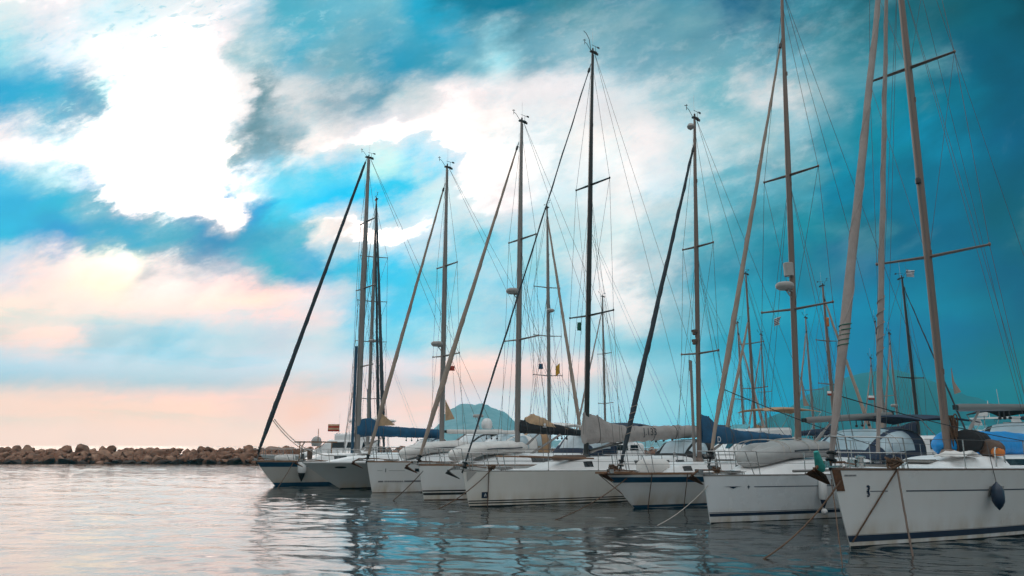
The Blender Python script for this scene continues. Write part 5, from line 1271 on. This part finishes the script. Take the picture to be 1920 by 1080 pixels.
# ---------------------------------------------------------------- flags
def flag_at(name, px, py, y, w, h, m, label, stripes=None, rz=.3, hang=0.0):
    p = at_depth(px, py, y)
    t = flag(name, Hh, 0, 0, 0, w, h, m, label, stripes, rz, hang); t.location = p; t.rotation_euler = (0, 0, rz); return t
flag_at('flag', 636, 809, 43.5, -.62, .40, m_red, 'small red and tan flag on the leftmost sailboat', rz=.2, stripes=(m_csail, 4))
flag_at('flag', 1452, 612, 26.2, .30, .26, m_white, 'blue and white striped flag under the radar mast spreader', stripes=(m_navy, 9), rz=.5, hang=-.35)
flag_at('flag', 1700, 519, 45, .55, .42, m_white, 'tiny blue and white striped flag above the dark mast', stripes=(m_cblue, 9), rz=.2)
flag_at('pennant', 1292, 695, 29, .16, .40, m_green, 'dark green pennant under the blue band boat spreader', rz=.6)
flag_at('pennant', 1010, 692, 54, .30, .38, m_cblue, 'blue pennant hanging left of the tan distant mast', rz=.1)
flag_at('pennant', 1042, 706, 54, .30, .70, m_yellow, 'yellow pennant beside the distant radar mast', rz=.1, hang=-.8)
flag_at('flag', 1566, 742, 52, -.55, .30, m_red, 'red and white flag beside the thick furled sail', stripes=(m_white, 2), rz=.2)
flag_at('flag', 1640, 750, 62, -.5, .34, m_red, 'red and white flag behind the furled staysail', stripes=(m_white, 2), rz=.1)
flag_at('pennant', 1550, 612, 51.6, .22, .62, m_orange, 'orange pennant on the brown distant mast', rz=.1)
flag_at('flag', 841, 695, 37.5, .30, .24, m_red, 'small red flag on the mast with bare white boom', rz=.2)
flag_at('pennant', 1090, 620, 30.6, -.16, .34, m_green, 'dark pennant left of the black mast', rz=.2)

# ---------------------------------------------------------------- fenders and mooring lines
def hull_x(b, px, z):
    lo, hi = -b.r + .02, b.L * .8
    for _ in range(40):
        m_ = (lo + hi) / 2; w = Vector(b.P((m_ + b.r) / (b.L + b.r), z / b.sheer(m_), -1, .0)); g = b.W(w.x, w.y, w.z)
        d = g.y * PC + (g.z - CAMH) * PS
        if 960 + FPX * g.x / d < px: lo = m_
        else: hi = m_
    return Vector(b.P((lo + b.r) / (b.L + b.r), z / b.sheer(lo), -1, 0))
def at_hull(b, px, z, out): w = hull_x(b, px, z); return b.W(w.x, w.y - out, w.z), w
pf, w = at_hull(B, 1534, .80, .14); tw = B.W(w.x, -B.hb(w.x) - .02, B.sheer(w.x) + .03)
fender('fender', tuple(pf), .115, .52, m_white, m_navy, 'white fender with navy ends hanging from the dinghy boat', True, tuple(tw))
pf, w = at_hull(A, 1853, .93, .19); tw = A.W(w.x, -A.hb(w.x) + .05, A.sheer(w.x) + .60)
fender('fender', tuple(pf), .13, .60, m_navy, None, 'dark navy teardrop fender on the nearest hull', False, tuple(tw), 'tear')
pf, w = at_hull(Hh, 563, .92, .22); tw = Hh.W(w.x, -Hh.hb(w.x), Hh.sheer(w.x) + .05)
fender('fender', tuple(pf), .22, .55, m_white, m_black, 'white fender with black ends on the leftmost hull', False, tuple(tw))
def wpt(px, py, z=-.04): g = ground(px, py, 0); return (g[0], g[1], z)
fa = A.W(.95, -A.hb(.95) - .03, A.sheer(1) + .02)
rope('mooring_line', fa, A.W(.02, -.05, .10), .0, .016, m_rope, 'brown rope from nearest bow cleat down to its stem')
rope('mooring_line', fa, wpt(1712, 1042), .10, .019, m_rub, 'dark brown rope from nearest bow cleat into the water')
rope('mooring_line', A.W(-.35, -.10, A.fb - .22), wpt(1424, 1048), .16, .016, m_rope, 'brown rope from the nearest stem slanting left into water')
rope('mooring_line', A.W(-.30, .12, A.fb - .2), wpt(1580, 1062), .03, .010, m_rope, 'thin rope hanging straight down ahead of the nearest stem')
rope('mooring_line', B.W(-.1, -.06, B.fb - .25), wpt(1222, 987), .12, .011, m_ropew, 'pale rope from the dinghy boat bow into the water')
rope('mooring_line', C.W(-.55, -.22, C.fb - .12), wpt(1030, 976), .14, .016, m_rope, 'thin rope from the wooden bowsprit into the water')
for px_, lab in ((1212, 'dark rope hanging down the blue band hull near its bow'), (1279, 'thin rope hanging down the blue band hull further aft')):
    q, w = at_hull(C, px_, .55, .03); rope('mooring_line', C.W(w.x, -C.hb(w.x) - .05, C.sheer(w.x) + .05), (q[0], q[1], -.05), 0, .016, m_rub, lab)
fd = D.W(.62, -D.hb(.62) - .03, D.sheer(.6) + .04)
rope('mooring_line', fd, wpt(812, 956), .15, .018, m_rope, 'brown rope from the long racer bow slanting into water')
q, w = at_hull(D, 913, .5, .03); rope('mooring_line', D.W(w.x, -D.hb(w.x) - .04, D.sheer(w.x) + .04), (q[0], q[1], -.05), .0, .017, m_rub, 'brown rope hanging straight down the long racer bow')
rope('mooring_line', E_.W(-.1, -.06, E_.fb - .2), wpt(734, 939), .05, .018, m_rope, 'brown rope from the two stripe bow into the water')
q, w = at_hull(Hh, 548, .9, .02); rope('mooring_line', Hh.W(w.x, -Hh.hb(w.x) - .03, Hh.sheer(w.x)), wpt(520, 914), .05, .018, m_rope, 'brown rope from the leftmost bow down to the water')
# knotted rope over the bow cleats
def knot(c, r, n, seed, label):
    rn = random.Random(seed); mb = MB()
    for i in range(n):
        a0 = rn.uniform(0, 6.3); tl = rn.uniform(-.5, .5); rr_ = r * rn.uniform(.55, 1.0); off = Vector((rn.uniform(-.4, .4), rn.uniform(-.4, .4), rn.uniform(-.1, .5))) * r
        mb.path([off + Vector((rr_ * math.cos(a), rr_ * math.sin(a) * .8, rr_ * .6 * math.sin(a + a0) * (1 + tl))) for a in [j * 2 * math.pi / 14 for j in range(15)]], .022, 5)
    o = mb.build('rope_knot', m_rope, None); o.location = c; return tag(o, label, 'rope')
knot(fa + Vector((0, .06, .09)), .15, 8, 1, 'knotted brown rope over the nearest bow cleat')
knot(fd + Vector((0, .05, .06)), .11, 6, 2, 'knotted brown rope on the long racer bow')
knot(C.W(-.9, 0, C.fb + .16), .14, 7, 3, 'tangled rope heap on the wooden bowsprit')
knot(B.W(.25, -.1, B.fb + .14), .10, 5, 4, 'small rope heap on the dinghy boat bow')
# lines from the thick furled sail to the deck of the nearest boat
pk = A.px(1573, 742)
rope('sheet_line', A.W(pk[0], 0, pk[1]), A.W(A.mastB.x + 4.6, -1.3, A.sheer(9) + .55), .12, .011, m_cblack, 'dark sheet running aft from the thick furled sail', 'rope', None)
pk = B.px(1357, 730)
rope('sheet_line', B.W(pk[0], 0, pk[1]), B.W(B.mastB.x + 4.2, -1.3, B.sheer(8) + .5), .10, .012, m_cblack, 'dark sheet running aft from the tan furled sail', 'rope', None)
